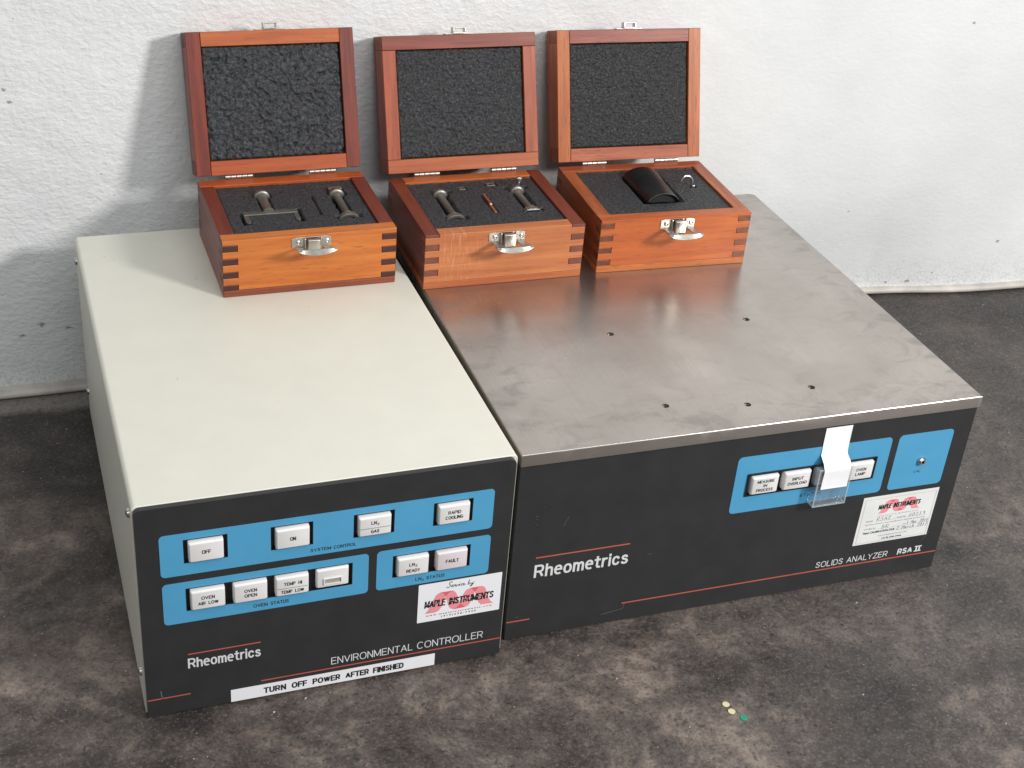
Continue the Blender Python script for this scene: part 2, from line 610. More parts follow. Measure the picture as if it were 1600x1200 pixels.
    c = mix(nt, math_n(nt, 'MULTIPLY', math_n(nt, 'MULTIPLY', sp, sp2), 0.5), c, (0.42, 0.38, 0.35))
    # trowel scuffs
    st = coords(nt, (9, 90, 1), rot=(0, 0, 0.35))
    sc = ramp(nt, tnoise(nt, st, 1.6, 6, 0.7), [(0.60, 0.0), (0.78, 1.0)])
    c = mix(nt, math_n(nt, 'MULTIPLY', sc, 0.35), c, (0.17, 0.15, 0.14))
    L(nt, c, b.inputs['Base Color'])
    L(nt, ramp(nt, mid, [(0.3, 0.38), (0.7, 0.60)]), b.inputs['Roughness'])
    b.inputs['Specular IOR Level'].default_value = 0.35
    n1 = bump(nt, None, fine2, 0.5, 0.002)
    bump(nt, b, mid, 0.25, 0.003, n1)
    return m


def mat_wall():
    m, nt, b = new_mat('white_masonry_paint')
    v = coords(nt)
    c = mix(nt, ramp(nt, tnoise(nt, v, 5, 4), [(0.35, 0.0), (0.65, 1.0)]), (0.67, 0.685, 0.69), (0.735, 0.745, 0.745))
    # grime near the foot of the wall, chips down to grey render
    sep = N(nt, 'ShaderNodeSeparateXYZ')
    L(nt, v, sep.inputs[0])
    chip_col = (0.16, 0.13, 0.10)
    tot = None
    for (x, z, r) in [(-0.0495, 0.3273, 0.0035), (-0.0451, 0.3145, 0.004), (-0.0582, 0.0632, 0.004), (-0.0383, 0.0738, 0.0055),
                      (-0.0122, 0.0678, 0.0045), (1.0313, 0.3583, 0.004), (0.0327, 0.2365, 0.0016), (0.0433, 0.2131, 0.0016),
                      (-0.0343, 0.3936, 0.0018), (1.0353, 0.0123, 0.0055), (1.0062, 0.0115, 0.004), (1.0677, 0.024, 0.0028),
                      (1.1537, 0.0654, 0.004), (0.9154, 0.1255, 0.003)]:
        dx = math_n(nt, 'SUBTRACT', sep.outputs[0], x)
        dz = math_n(nt, 'SUBTRACT', sep.outputs[2], z)
        d = math_n(nt, 'SQRT', math_n(nt, 'ADD', math_n(nt, 'MULTIPLY', dx, dx), math_n(nt, 'MULTIPLY', math_n(nt, 'MULTIPLY', dz, dz), 2.2)))
        s = math_n(nt, 'SUBTRACT', 1.0, math_n(nt, 'DIVIDE', d, r))
        tot = s if tot is None else math_n(nt, 'MAXIMUM', tot, s)
    nz = tnoise(nt, v, 420, 4, 0.7)
    chip = ramp(nt, math_n(nt, 'ADD', tot, math_n(nt, 'MULTIPLY', math_n(nt, 'SUBTRACT', nz, 0.5), 2.4)), [(0.42, 0.0), (0.55, 1.0)])
    chip = math_n(nt, 'MULTIPLY', chip, ramp(nt, tot, [(0.0, 0.0), (0.05, 1.0)]))
    c = mix(nt, math_n(nt, 'MULTIPLY', chip, 0.65), c, chip_col)
    low = ramp(nt, math_n(nt, 'ADD', sep.outputs[2], math_n(nt, 'MULTIPLY', tnoise(nt, v, 40, 5), 0.05)), [(0.02, 1.0), (0.085, 0.0)])
    spk = ramp(nt, tnoise(nt, v, 330, 3, 0.7), [(0.45, 0.0), (0.62, 1.0)])
    c = mix(nt, math_n(nt, 'MULTIPLY', math_n(nt, 'MULTIPLY', low, spk), 0.5), c, (0.33, 0.34, 0.35))
    L(nt, c, b.inputs['Base Color'])
    b.inputs['Roughness'].default_value = 0.42
    b.inputs['Specular IOR Level'].default_value = 0.35
    # relief: rolled, slightly sagging stucco, flatter towards the right
    vr = coords(nt, (1, 1, 1.5))
    h1 = tnoise(nt, vr, 140, 2, 0.5, 0.3)
    h2 = tnoise(nt, vr, 260, 3, 0.6, 0.2)
    h = math_n(nt, 'ADD', h1, math_n(nt, 'MULTIPLY', h2, 0.35))
    amp = ramp(nt, sep.outputs[0], [(0.40, 1.0), (0.72, 0.28)])
    h = math_n(nt, 'MULTIPLY', h, amp)
    h = math_n(nt, 'SUBTRACT', h, math_n(nt, 'MULTIPLY', chip, 0.5))
    bump(nt, b, h, 0.45, 0.0030)
    return m


def mat_steel():
    m, nt, b = new_mat('brushed_steel')
    v = coords(nt)
    fine = tnoise(nt, coords(nt, (900, 14, 900)), 1.0, 4, 0.7)
    smg = tnoise(nt, coords(nt, (1, 1, 1)), 9, 6, 0.6, 0.6)
    smg2 = tnoise(nt, coords(nt, (1, 1.4, 1), (4, 2, 0)), 34, 6, 0.66, 0.7)
    sp_ = N(nt, 'ShaderNodeSeparateXYZ')
    L(nt, v, sp_.inputs[0])
    ex = math_n(nt, 'MINIMUM', sp_.outputs[0], math_n(nt, 'SUBTRACT', 0.4324, sp_.outputs[0]))
    ed = math_n(nt, 'MINIMUM', ex, sp_.outputs[1])
    edge = ramp(nt, ed, [(0.0, 1.0), (0.075, 0.28)])
    c = mix(nt, ramp(nt, smg, [(0.35, 0.0), (0.65, 1.0)]), (0.440, 0.402, 0.371), (0.535, 0.492, 0.457))
    stain = math_n(nt, 'MULTIPLY', ramp(nt, smg2, [(0.34, 1.0), (0.52, 0.0)]), edge)
    c = mix(nt, math_n(nt, 'MULTIPLY', stain, 0.5), c, (0.24, 0.225, 0.215))
    # long hairline scratches and the brushing
    hair = ramp(nt, tnoise(nt, coords(nt, (260, 5, 260), rot=(0, 0, 0.5)), 1.0, 3, 0.6, 0.2), [(0.70, 0.0), (0.74, 1.0)])
    c = mix(nt, math_n(nt, 'MULTIPLY', hair, 0.14), c, (0.22, 0.21, 0.20))
    c = mix(nt, math_n(nt, 'MULTIPLY', ramp(nt, fine, [(0.35, 1.0), (0.6, 0.0)]), 0.16), c, (0.27, 0.25, 0.235))
    L(nt, c, b.inputs['Base Color'])
    b.inputs['Metallic'].default_value = 1.0
    r = math_n(nt, 'ADD', ramp(nt, smg, [(0.3, 0.32), (0.65, 0.27)]), math_n(nt, 'MULTIPLY', stain, 0.14))
    L(nt, r, b.inputs['Roughness'])
    b.inputs['Anisotropic'].default_value = 0.55
    tg = N(nt, 'ShaderNodeTangent', direction_type='UV_MAP')
    L(nt, tg.outputs[0], b.inputs['Tangent'])
    bump(nt, b, fine, 0.03, 0.0003)
    return m


def mat_foam(name, scale, lo, hi):
    m, nt, b = new_mat(name)
    v = coords(nt)
    f = tnoise(nt, v, scale, 4, 0.7, 0.5)
    f2 = tnoise(nt, v, scale * 2.6, 2, 0.6)
    c = mix(nt, ramp(nt, f, [(0.40, 0.0), (0.62, 1.0)]), lo, hi)
    c = mix(nt, math_n(nt, 'MULTIPLY', ramp(nt, f2, [(0.60, 0.0), (0.70, 1.0)]), 0.5), c, (0.24, 0.24, 0.25))
    L(nt, c, b.inputs['Base Color'])
    b.inputs['Roughness'].default_value = 0.45
    b.inputs['Specular IOR Level'].default_value = 0.45
    bump(nt, b, f, 0.9, 0.002)
    return m


M = {}
M['floor'] = mat_floor()
M['wall'] = mat_wall()
M['steel'] = mat_steel()
M['trim'] = plain('aged_trim_paint', (0.52, 0.49, 0.45), 0.55, var=0.2, nstr=0.15)
M['cream'] = plain('cream_powder_coat', (0.665, 0.652, 0.568), 0.42, nscale=1400, nstr=0.10, var=0.02)
M['charcoal'] = plain('charcoal_panel_paint', (0.027, 0.0275, 0.0285), 0.42, spec=0.35, nscale=1500, nstr=0.06, var=0.12)
M['black'] = plain('black_plastic', (0.006, 0.006, 0.007), 0.4, var=0.1)
M['rubber'] = plain('black_rubber', (0.012, 0.012, 0.012), 0.8)
M['blue'] = plain('blue_panel_ink', (0.075, 0.315, 0.53), 0.45, spec=0.35, nscale=1500, nstr=0.05, var=0.03)
M['cap'] = plain('white_button_plastic', (0.70, 0.69, 0.685), 0.32, var=0.03, nstr=0.02)
M['cap_pink'] = plain('pinkish_button_plastic', (0.66, 0.60, 0.62), 0.32, var=0.03, nstr=0.02)
M['legend'] = plain('black_legend_ink', (0.012, 0.012, 0.013), 0.6, nstr=0)
M['red'] = plain('red_pinstripe_ink', (0.48, 0.10, 0.075), 0.5, nstr=0, var=0.05)
M['white_ink'] = plain('white_ink', (0.66, 0.67, 0.68), 0.5, nstr=0, var=0.05)
M['paper'] = plain('white_sticker_vinyl', (0.79, 0.80, 0.83), 0.38, nstr=0.03, var=0.02)
M['paper_worn'] = plain('white_label_paper', (0.72, 0.74, 0.73), 0.5, nstr=0.05, var=0.05)
M['tape'] = plain('white_paper_tape', (0.84, 0.85, 0.87), 0.5, nscale=200, nstr=0.08, var=0.02)
M['pink'] = plain('pink_ribbon_ink', (0.78, 0.28, 0.31), 0.45, nstr=0, var=0.08)
M['deep_pink'] = plain('dark_pink_ribbon_ink', (0.68, 0.12, 0.16), 0.45, nstr=0, var=0.08)
M['grey_ink'] = plain('grey_print_ink', (0.28, 0.28, 0.29), 0.5, nstr=0)
M['pen'] = plain('pen_ink', (0.04, 0.045, 0.05), 0.5, nstr=0)
M['nickel'] = plain('nickel_plating', (0.50, 0.48, 0.44), 0.33, metal=1.0, var=0.1, nscale=500, nstr=0.08)
M['screw'] = plain('bright_screw_steel', (0.60, 0.58, 0.55), 0.22, metal=1.0, var=0.1)
M['pewter'] = plain('matte_tool_steel', (0.235, 0.222, 0.195), 0.40, metal=0.8, var=0.15, nscale=700, nstr=0.08)
M['copper'] = plain('copper_strip', (0.42, 0.17, 0.10), 0.4, metal=0.7, var=0.15)
M['tube'] = plain('black_anodised_tube', (0.006, 0.0055, 0.006), 0.34, spec=0.5, nstr=0.02, var=0.1)
M['silver'] = plain('polished_hook_steel', (0.72, 0.72, 0.72), 0.15, metal=1.0, var=0.05)
M['dark_hole'] = plain('dark_interior_metal', (0.22, 0.21, 0.19), 0.4, metal=0.9)
M['foam_lid'] = [mat_foam('torn_charcoal_foam', 300, (0.008, 0.0085, 0.010), (0.044, 0.047, 0.054)),
                 mat_foam('crumbly_charcoal_foam', 380, (0.007, 0.0075, 0.009), (0.038, 0.040, 0.045)),
                 mat_foam('fibrous_charcoal_foam', 380, (0.006, 0.0065, 0.0075), (0.030, 0.031, 0.035))]
M['foam'] = mat_foam('cut_charcoal_foam', 420, (0.012, 0.013, 0.015), (0.045, 0.048, 0.054))
M['scuff'] = plain('pale_scuff', (0.13, 0.135, 0.14), 0.6, nstr=0)

# clear acrylic
m, nt, b = new_mat('clear_acrylic')
nt.nodes.remove(b)
tr_ = N(nt, 'ShaderNodeBsdfTransparent')
tr_.inputs[0].default_value = (0.93, 0.95, 0.96, 1)
gl_ = N(nt, 'ShaderNodeBsdfGlossy')
gl_.inputs['Roughness'].default_value = 0.06
lw_ = N(nt, 'ShaderNodeLayerWeight')
fr_ = math_n(nt, 'ADD', math_n(nt, 'MULTIPLY', math_n(nt, 'POWER', lw_.outputs['Facing'], 3.0), 0.6), 0.05)
mx_ = N(nt, 'ShaderNodeMixShader')
L(nt, fr_, mx_.inputs[0])
L(nt, tr_.outputs[0], mx_.inputs[1])
L(nt, gl_.outputs[0], mx_.inputs[2])
df_ = N(nt, 'ShaderNodeBsdfDiffuse')
df_.inputs[0].default_value = (0.85, 0.88, 0.90, 1)
m2_ = N(nt, 'ShaderNodeMixShader')
m2_.inputs[0].default_value = 0.035
L(nt, mx_.outputs[0], m2_.inputs[1])
L(nt, df_.outputs[0], m2_.inputs[2])
L(nt, m2_.outputs[0], nt.nodes['Material Output'].inputs['Surface'])
# pale edge colour stands in for light piped to the acrylic's edges
me_, nt, b = new_mat('acrylic_edge')
nt.nodes.remove(b)
tr_ = N(nt, 'ShaderNodeBsdfTransparent')
df_ = N(nt, 'ShaderNodeBsdfPrincipled')
df_.inputs['Base Color'].default_value = (0.62, 0.66, 0.68, 1)
df_.inputs['Roughness'].default_value = 0.25
m2_ = N(nt, 'ShaderNodeMixShader')
m2_.inputs[0].default_value = 0.42
L(nt, tr_.outputs[0], m2_.inputs[1])
L(nt, df_.outputs[0], m2_.inputs[2])
L(nt, m2_.outputs[0], nt.nodes['Material Output'].inputs['Surface'])
M['acrylic_edge'] = me_
M['acrylic'] = m

ZF = -0.004          # floor level

# ------------------------------------------------------------------ setting
mb = MB()
mb.poly([(-2.2, -2.6, ZF), (3.2, -2.6, ZF), (3.2, 0.72, ZF), (-2.2, 0.72, ZF)])
floor = mb.build('floor', M['floor'])
tag(floor, 'stained dark brown concrete floor with pale flecks', None, kind='structure')

foot = np.array([(-2.2, .5125), (.70, .5125), (.86, .524), (.975, .534), (1.055, .520), (1.13, .5115), (1.2, .506), (1.4, .503), (2.6, .503)])


def wall_y(x, z):
    t = min(1.0, max(0.0, z / 0.16))
    t = t * t * (3 - 2 * t)
    y = float(np.interp(x, foot[:, 0], foot[:, 1])) * (1 - t) + 0.5125 * t
    a = 1.0 if x < 0.5 else max(0.35, 1 - (x - 0.5) * 1.6)
    return y + a * (0.0007 * noise.noise((x * 26, z * 34, 1.3)) + 0.0006 * noise.noise((x * 75, z * 105, 4.1))) + 0.0012 * noise.noise((x * 5, z * 6, 9.0))


xs = np.concatenate([np.linspace(-2.2, -0.2, 40), np.arange(-0.195, 1.4, 0.005), np.linspace(1.41, 2.6, 30)])
zs = np.concatenate([np.arange(ZF, 0.46, 0.005), np.linspace(0.47, 1.5, 30)])
V = [(float(x), wall_y(float(x), float(z)), float(z)) for z in zs for x in xs]
nx = len(xs)
F = [(r * nx + i, r * nx + i + 1, (r + 1) * nx + i + 1, (r + 1) * nx + i) for r in range(len(zs) - 1) for i in range(nx - 1)]
me = bpy.data.meshes.new('wall')
me.from_pydata(V, [], F)
me.update()
wall = finish('wall', me, M['wall'], smooth=False)
for p in me.polygons:
    p.use_smooth = True
tag(wall, 'white painted rough stucco wall behind the instruments', None, kind='structure')

# half-round bead along the wall's foot
line = [(-2.2, .4995), (-.4, .4985), (0.0, .4985), (.45, .507), (.75, .519), (.90, .5285), (.985, .5285), (1.057, .5115), (1.128, .503), (1.206, .4975), (1.4, .4955), (2.6, .4955)]
lx = np.concatenate([np.linspace(-2.2, -.2, 12), np.arange(-.18, 1.5, .02), np.linspace(1.5, 2.6, 8)])
ly = np.interp(lx, [p[0] for p in line], [p[1] for p in line])
ly = np.convolve(np.pad(ly, 3, 'edge'), np.ones(7) / 7, 'valid')
bm_ = MB()
prev = None
for x, y in zip(lx, ly):
    ring = []
    wob = 0.0006 * noise.noise((x * 14, 0.3, 0))
    for k in range(9):
        a = math.pi * (0.5 + k / 8.0)
        ring.append(bm_.bm.verts.new((x, y + 0.0035 + 0.0046 * math.cos(a), ZF + 0.0050 + wob + 0.0042 * math.sin(a))))
    ring.append(bm_.bm.verts.new((x, y + 0.02, ZF + 0.0009)))
    ring.append(bm_.bm.verts.new((x, y + 0.02, ZF + 0.0094)))
    if prev:
        for k in range(len(ring)):
            j = (k + 1) % len(ring)
            bm_.bm.faces.new((prev[k], prev[j], ring[j], ring[k]))
    prev = ring
bm_.build('base_trim', M['trim'], wall, smooth=True)

# pale grit lying on the concrete
mb = MB()
for k in range(900):
    x, y = random.uniform(-0.35, 1.35), random.uniform(-0.30, 0.49)
    if -0.01 < x < 0.74 and -0.005 < y < 0.47:
        continue
    r = random.choice([0.0004, 0.0005, 0.0006, 0.0007, 0.0012])
    pts = [Vector((x + r * random.uniform(.6, 1.6) * math.cos(a), y + r * random.uniform(.6, 1.3) * math.sin(a), ZF)) for a in (0.3, 2.2, 4.2)]
    top = mb.bm.verts.new((x, y, ZF + r))
    b3 = [mb.bm.verts.new(p) for p in pts]
    mb.bm.faces.new(b3)
    for i in range(3):
        mb.bm.faces.new((b3[i], b3[(i + 1) % 3], top))
M['grit'] = plain('pale_grit', (0.42, 0.39, 0.36), 0.8, nstr=0)
tag(mb.build('floor_grit', M['grit']), 'pale mineral grit scattered over the concrete floor', None, kind='stuff')


# ------------------------------------------------------------------ environmental controller
CW, CH, CD = 0.290, 0.1985, 0.4519
ctl = empty('environmental_controller', (0, 0, 0), 0.0,
            'cream topped instrument with charcoal front and two rows of white push buttons', 'controller')

# cover: one bent sheet, rounded along both long edges
R = 0.004
prof = [(-0.0012, 0.0005), (-0.0012, CH + 0.0008 - R)]
for k in range(1, 9):
    a = math.pi - k * math.pi / 16
    prof.append((-0.0012 + R + R * math.cos(a), CH + 0.0008 - R + R * math.sin(a)))
prof += [(CW + 0.0012 - x, z) for x, z in prof[::-1]]
MB().prism([prof], FRONT, 0.0046, CD).build('cover', M['cream'], ctl, smooth=True, bevel=0.0006, bseg=2)
MB().box((0.008, 0.004, -0.0030), (CW - 0.016, CD - 0.006, 0.0004)).build('chassis_base', M['black'], ctl)
for fx, fy in ((0.03, 0.03), (0.26, 0.03), (0.03, 0.42), (0.26, 0.42)):
    MB().tube((fx, fy, ZF), (fx, fy, -0.0029), 0.011, 0.011, 20).build('foot', M['rubber'], ctl)


def cover_screw(y, z):
    mt = Matrix.Translation((-0.0012, y, z)) @ Matrix.Rotation(math.radians(-90), 4, 'Y')
    h = MB().lathe([(0.0036, 0.0), (0.0036, 0.0008), (0.0030, 0.0019), (0.0016, 0.0025), (0.0001, 0.0026)], mt, 20).build('screw', M['screw'], ctl, smooth=True)
    s = MB()
    for ang in (0, math.pi / 2):
        mm = mt @ Matrix.Rotation(ang + 0.4, 4, 'Z')
        w, l = 0.00035, 0.0018
        s.poly([mm @ Vector(p) for p in ((-l, -w, 0.00275), (l, -w, 0.00275), (l, w, 0.00275), (-l, w, 0.00275))])
    s.build('drive_slot', M['black'], h)


for y, z in ((0.016, CH - 0.012), (0.016, 0.034), (CD - 0.014, CH - 0.018), (CD - 0.014, 0.034)):
    cover_screw(y, z)

M['mark'] = plain('grey_rub_mark', (0.40, 0.40, 0.35), 0.6, nstr=0)
for x, y, l_, w_, a_ in ((0.098, 0.345, 0.0030, 0.0007, 0.9), (0.022, 0.405, 0.0012, 0.0008, 0.2), (0.030, 0.398, 0.0010, 0.0009, 0.0), (0.056, 0.172, 0.0028, 0.0005, 1.3), (0.185, 0.262, 0.0010, 0.0007, 0.4), (0.128, 0.120, 0.0009, 0.0006, 0.1)):
    c_, q_ = math.cos(a_), math.sin(a_)
    MB().prism([[(x + c_ * u - q_ * v_, y + q_ * u + c_ * v_) for u, v_ in ((-l_, -w_ * .3), (0, -w_ * .6), (l_, -w_ * .2), (l_ * .8, w_ * .4), (-l_ * .2, w_ * .5))]], FLAT, CH + 0.00082, CH + 0.00088).build('rub_mark', M['mark'], ctl)

# control layout (metres from the panel's lower left corner)
CUTS_A = [(0.0335, 0.1458, 0.0658, 0.1675), (0.0977, 0.1458, 0.1298, 0.1675), (0.1609, 0.1458, 0.1931, 0.1675), (0.2242, 0.1458, 0.2564, 0.1675)]
CUT_B = (0.0335, 0.1005, 0.1609, 0.1221)
CUT_C = (0.1930, 0.1005, 0.2570, 0.1221)
panel_out = [(0, 0), (CW, 0)] + [(CW - 0.005 + 0.005 * math.cos(a), CH - 0.005 + 0.005 * math.sin(a)) for a in [k * math.pi / 12 for k in range(7)]] + \
            [(0.005 + 0.005 * math.cos(a), CH - 0.005 + 0.005 * math.sin(a)) for a in [math.pi / 2 + k * math.pi / 12 for k in range(7)]]
holes = [rect(*c) for c in CUTS_A + [CUT_B, CUT_C]]
fp = plate('front_panel', [panel_out] + holes, M['charcoal'], ctl, 0.0, 0.0046)


def stripe(par, x0, x1, z, y=-0.00012, w=0.0011):
    return polys([[(x0, z - w / 2), (x1, z - w / 2), (x1, z + w / 2), (x0, z + w / 2)]], M['red'], par, y, 'stripe')


stripe(fp, 0.0327, 0.0887, 0.0573)
stripe(fp, 0.0004, 0.0331, 0.0168)
stripe(fp, 0.0884, 0.2896, 0.0168)
sign_text([('Rheometrics', 0.0324, 0.0430, 0.0886, 0.0530, 0.14)], M['white_ink'], fp, -0.00012, 'maker_lettering')
sign_text([('ENVIRONMENTAL', 0.1450, 0.0206, 0.2130, 0.0280, 0.095), ('CONTROLLER', 0.2168, 0.0206, 0.2738, 0.0280, 0.095)], M['white_ink'], fp, -0.00012, 'name_lettering')


def control_plate(par, box, cuts, items, r=0.0035):
    p = plate('control_plate', [round_rect(*box, r)] + [rect(*c) for c in cuts], M['blue'], par, -0.00035, -0.00002)
    if items:
        sign_text(items, M['legend'], p, -0.00047, 'caption')
    return p


control_plate(ctl, (0.0164, 0.1351, 0.2736, 0.1734), CUTS_A, [('SYSTEM', 0.1277, 0.1385, 0.1437, 0.1416, 0.15), ('CONTROL', 0.1457, 0.1385, 0.1633, 0.1416, 0.15)])
control_plate(ctl, (0.0166, 0.0896, 0.1736, 0.1284), [CUT_B], [('OVEN', 0.0837, 0.0932, 0.0945, 0.0965, 0.15), ('STATUS', 0.0968, 0.0932, 0.1110, 0.0965, 0.15)])
control_plate(ctl, (0.1801, 0.0900, 0.2735, 0.1286), [CUT_C], [('LN', 0.2123, 0.0936, 0.2172, 0.0968, 0.15), ('2', 0.2176, 0.0928, 0.2195, 0.0948, 0.15), ('STATUS', 0.2213, 0.0934, 0.2366, 0.0967, 0.15)])


def switch_well(par, c, y=0.0022):
    """black switch housing seen inside the cut-out"""
    mb = MB()
    x0, z0, x1, z1 = c
    mb.box((x0 - 0.001, y, z0 - 0.001), (x1 + 0.001, y + 0.012, z1 + 0.001))
    t = 0.0007
    for a, b_ in (((x0 - .0008, z0 - .0008), (x1 + .0008, z0 + t)), ((x0 - .0008, z1 - t), (x1 + .0008, z1 + .0008)),
                  ((x0 - .0008, z0 + t), (x0 + t, z1 - t)), ((x1 - t, z0 + t), (x1 + .0008, z1 - t))):
        mb.box((a[0], -0.0004 + 0.0002, a[1]), (b_[0], y, b_[1]))
    return mb.build('switch_housing', M['black'], par)


def push_button(par, cx, cz, legends, split=False, mat='cap', label=None, w=0.0257, h=0.0180, y_out=-0.0038, y_in=0.0023):
    """tapered cap with softened rim; legends in offsets from its centre"""
    mb = MB()
    secs = [(0.0, y_in, 0.0), (0.0, y_out + 0.0017, 0.0), (0.0002, y_out + 0.0012, 0.1), (0.0011, y_out + 0.0001, 0.6), (0.0014, y_out, 1)]
    rings = []
    for ins, y, _ in secs:
        rings.append([mb.bm.verts.new((cx + a, y, cz + b_)) for a, b_ in round_rect(-w / 2 + ins, -h / 2 + ins, w / 2 - ins, h / 2 - ins, 0.0010, 3)])
    for A, B in zip(rings, rings[1:]):
        n = len(A)
        for k in range(n):
            mb.bm.faces.new((A[k], A[(k + 1) % n], B[(k + 1) % n], B[k]))
    mb.bm.faces.new(rings[-1])
    mb.bm.faces.new(rings[0][::-1])
    o = mb.build('push_button', M[mat], par, smooth=True)
    if label:
        o['label'] = label
    if legends:
        sign_text([(s, cx + a, cz + b_, cx + c, cz + d, 0.17) for s, a, b_, c, d in legends], M['legend'], o, y_out - 0.00012, 'legend')
    if split:
        polys([rect(cx - w / 2 + 0.001, cz - 0.0013 - 0.00018, cx + w / 2 - 0.001, cz - 0.0013 + 0.00018)], M['legend'], o, y_out - 0.00012, 'dividing_line')
    return o


mm = 0.001
for c in CUTS_A:
    switch_well(ctl, c)
switch_well(ctl, CUT_B)
switch_well(ctl, CUT_C)
ca = [((c[0] + c[2]) / 2, (c[1] + c[3]) / 2) for c in CUTS_A]
push_button(ctl, *ca[0], [('OFF', -3.3 * mm, -1.7 * mm, 3.3 * mm, 1.8 * mm)], label='white button lettered OFF')
push_button(ctl, *ca[1], [('ON', -2.3 * mm, -1.7 * mm, 2.3 * mm, 1.8 * mm)], label='white button lettered ON')
push_button(ctl, *ca[2], [('LN', -3.2 * mm, 2.0 * mm, 1.0 * mm, 5.2 * mm), ('2', 1.4 * mm, 1.0 * mm, 3.1 * mm, 3.3 * mm), ('GAS', -3.2 * mm, -6.0 * mm, 3.2 * mm, -2.8 * mm)], True, label='white button lettered LN2 over GAS')
push_button(ctl, *ca[3], [('RAPID', -5.2 * mm, 0.8 * mm, 5.2 * mm, 4.0 * mm), ('COOLING', -7.2 * mm, -4.0 * mm, 7.2 * mm, -0.8 * mm)], label='white button lettered RAPID COOLING')
bx = [CUT_B[0] + (CUT_B[2] - CUT_B[0]) * (k + 0.5) / 4 for k in range(4)]
bz = (CUT_B[1] + CUT_B[3]) / 2
push_button(ctl, bx[0], bz, [('OVEN', -5.0 * mm, 0.7 * mm, 5.0 * mm, 3.9 * mm), ('AIR', -7.6 * mm, -4.4 * mm, -2.0 * mm, -1.2 * mm), ('LOW', 0.2 * mm, -4.4 * mm, 7.6 * mm, -1.2 * mm)], label='white button lettered OVEN AIR LOW')
push_button(ctl, bx[1], bz, [('OVEN', -4.8 * mm, 0.7 * mm, 4.8 * mm, 3.9 * mm), ('OPEN', -4.8 * mm, -4.0 * mm, 4.8 * mm, -0.8 * mm)], label='white button lettered OVEN OPEN')
push_button(ctl, bx[2], bz, [('TEMP', -6.6 * mm, 1.2 * mm, 2.4 * mm, 4.4 * mm), ('HI', 4.6 * mm, 1.2 * mm, 7.4 * mm, 4.4 * mm), ('TEMP', -8.8 * mm, -6.2 * mm, 0 * mm, -3.0 * mm), ('LOW', 2.0 * mm, -6.2 * mm, 9.0 * mm, -3.0 * mm)], True, label='white button split into TEMP HI and TEMP LOW')
pb = push_button(ctl, bx[3], bz, [], label='white indicator cap with a small slotted window and no lettering', y_out=-0.0016)
mbw = MB()
wx0, wx1, wz0, wz1 = bx[3] - 0.0072, bx[3] + 0.0072, bz - 0.0052, bz + 0.0006
for a, b_ in (((wx0, wz0), (wx1, wz0 + .0006)), ((wx0, wz1 - .0006), (wx1, wz1)), ((wx0, wz0 + .0006), (wx0 + .0009, wz1 - .0006)), ((wx1 - .0009, wz0 + .0006), (wx1, wz1 - .0006))):
    mbw.box((a[0], -0.0026, a[1]), (b_[0], -0.0012, b_[1]))
mbw.build('window_frame', M['cap'], pb)
M['window_grey'] = plain('grey_window_plastic', (0.34, 0.32, 0.29), 0.3, nstr=0)
polys([rect(wx0 + .0009, wz0 + .0006, wx1 - .0009, wz1 - .0006)], M['window_grey'], pb, -0.0018, 'window_pane')
cx_ = [CUT_C[0] + (CUT_C[2] - CUT_C[0]) * (k + 0.5) / 2 for k in range(2)]
push_button(ctl, cx_[0], bz, [('LN', -3.4 * mm, 0.8 * mm, 1.0 * mm, 4.0 * mm), ('2', 1.4 * mm, -0.2 * mm, 3.2 * mm, 2.1 * mm), ('READY', -5.6 * mm, -5.2 * mm, 5.6 * mm, -2.0 * mm)], label='white button lettered LN2 READY')
push_button(ctl, cx_[1], bz, [('FAULT', -5.4 * mm, -1.7 * mm, 5.4 * mm, 1.7 * mm)], mat='cap_pink', label='slightly pinkish button lettered FAULT')

# strip label along the lower edge
st = plate('strip_label', [rect(0.0643, 0.0002, 0.2326, 0.0127)], M['paper'], ctl, -0.0004, -0.00018)
sign_text([('TURN', .0902, .0032, .1083, .0093, .21), ('OFF', .1128, .0032, .1253, .0093, .21), ('POWER', .1298, .0032, .1527, .0093, .21),
           ('AFTER', .1570, .0032, .1766, .0093, .21), ('FINISHED', .1800, .0032, .2060, .0093, .21)], M['legend'], st, -0.00052)

# service sticker with ribbon emblem
RIB = dict(
    A=[(6.3, 8.6), (9.1, 12.2), (12.9, 21.8), (15.0, 26.5), (18.4, 28.7), (20.8, 27.4), (23.3, 23.6), (21.8, 18.3), (20.3, 13.4), (18.0, 9.8), (14.6, 8.3)],
    B=[(23.3, 23.6), (26.2, 27.0), (29.6, 28.5), (31.8, 25.8), (33.2, 22.5), (33.7, 17.9), (36.6, 13.6), (32.9, 9.9), (30.6, 8.5), (27.5, 10.3), (25.5, 14.5), (24.4, 19.2)],
    C=[(36.6, 13.6), (37.8, 19.3), (38.2, 22.9), (40.4, 26.9), (44.2, 28.3), (48.0, 23.4), (46.3, 17.4), (45.0, 13.2), (43.1, 9.9), (40.4, 8.8)],
    D=[(48.0, 23.4), (51.1, 27.6), (54.0, 28.3), (56.5, 26.4), (58.0, 22.4), (59.6, 16.0), (62.6, 10.5), (64.9, 8.2), (54.0, 8.6), (51.3, 12.6), (49.8, 18.2)])
RIB_T = [[(18.4, 28.7), (29.6, 28.5), (26.2, 27.0), (23.3, 23.6), (20.8, 27.4)], [(36.6, 13.6), (40.4, 8.8), (30.6, 8.5), (32.9, 9.9)], [(44.2, 28.3), (54.0, 28.3), (51.1, 27.6), (48.0, 23.4)]]


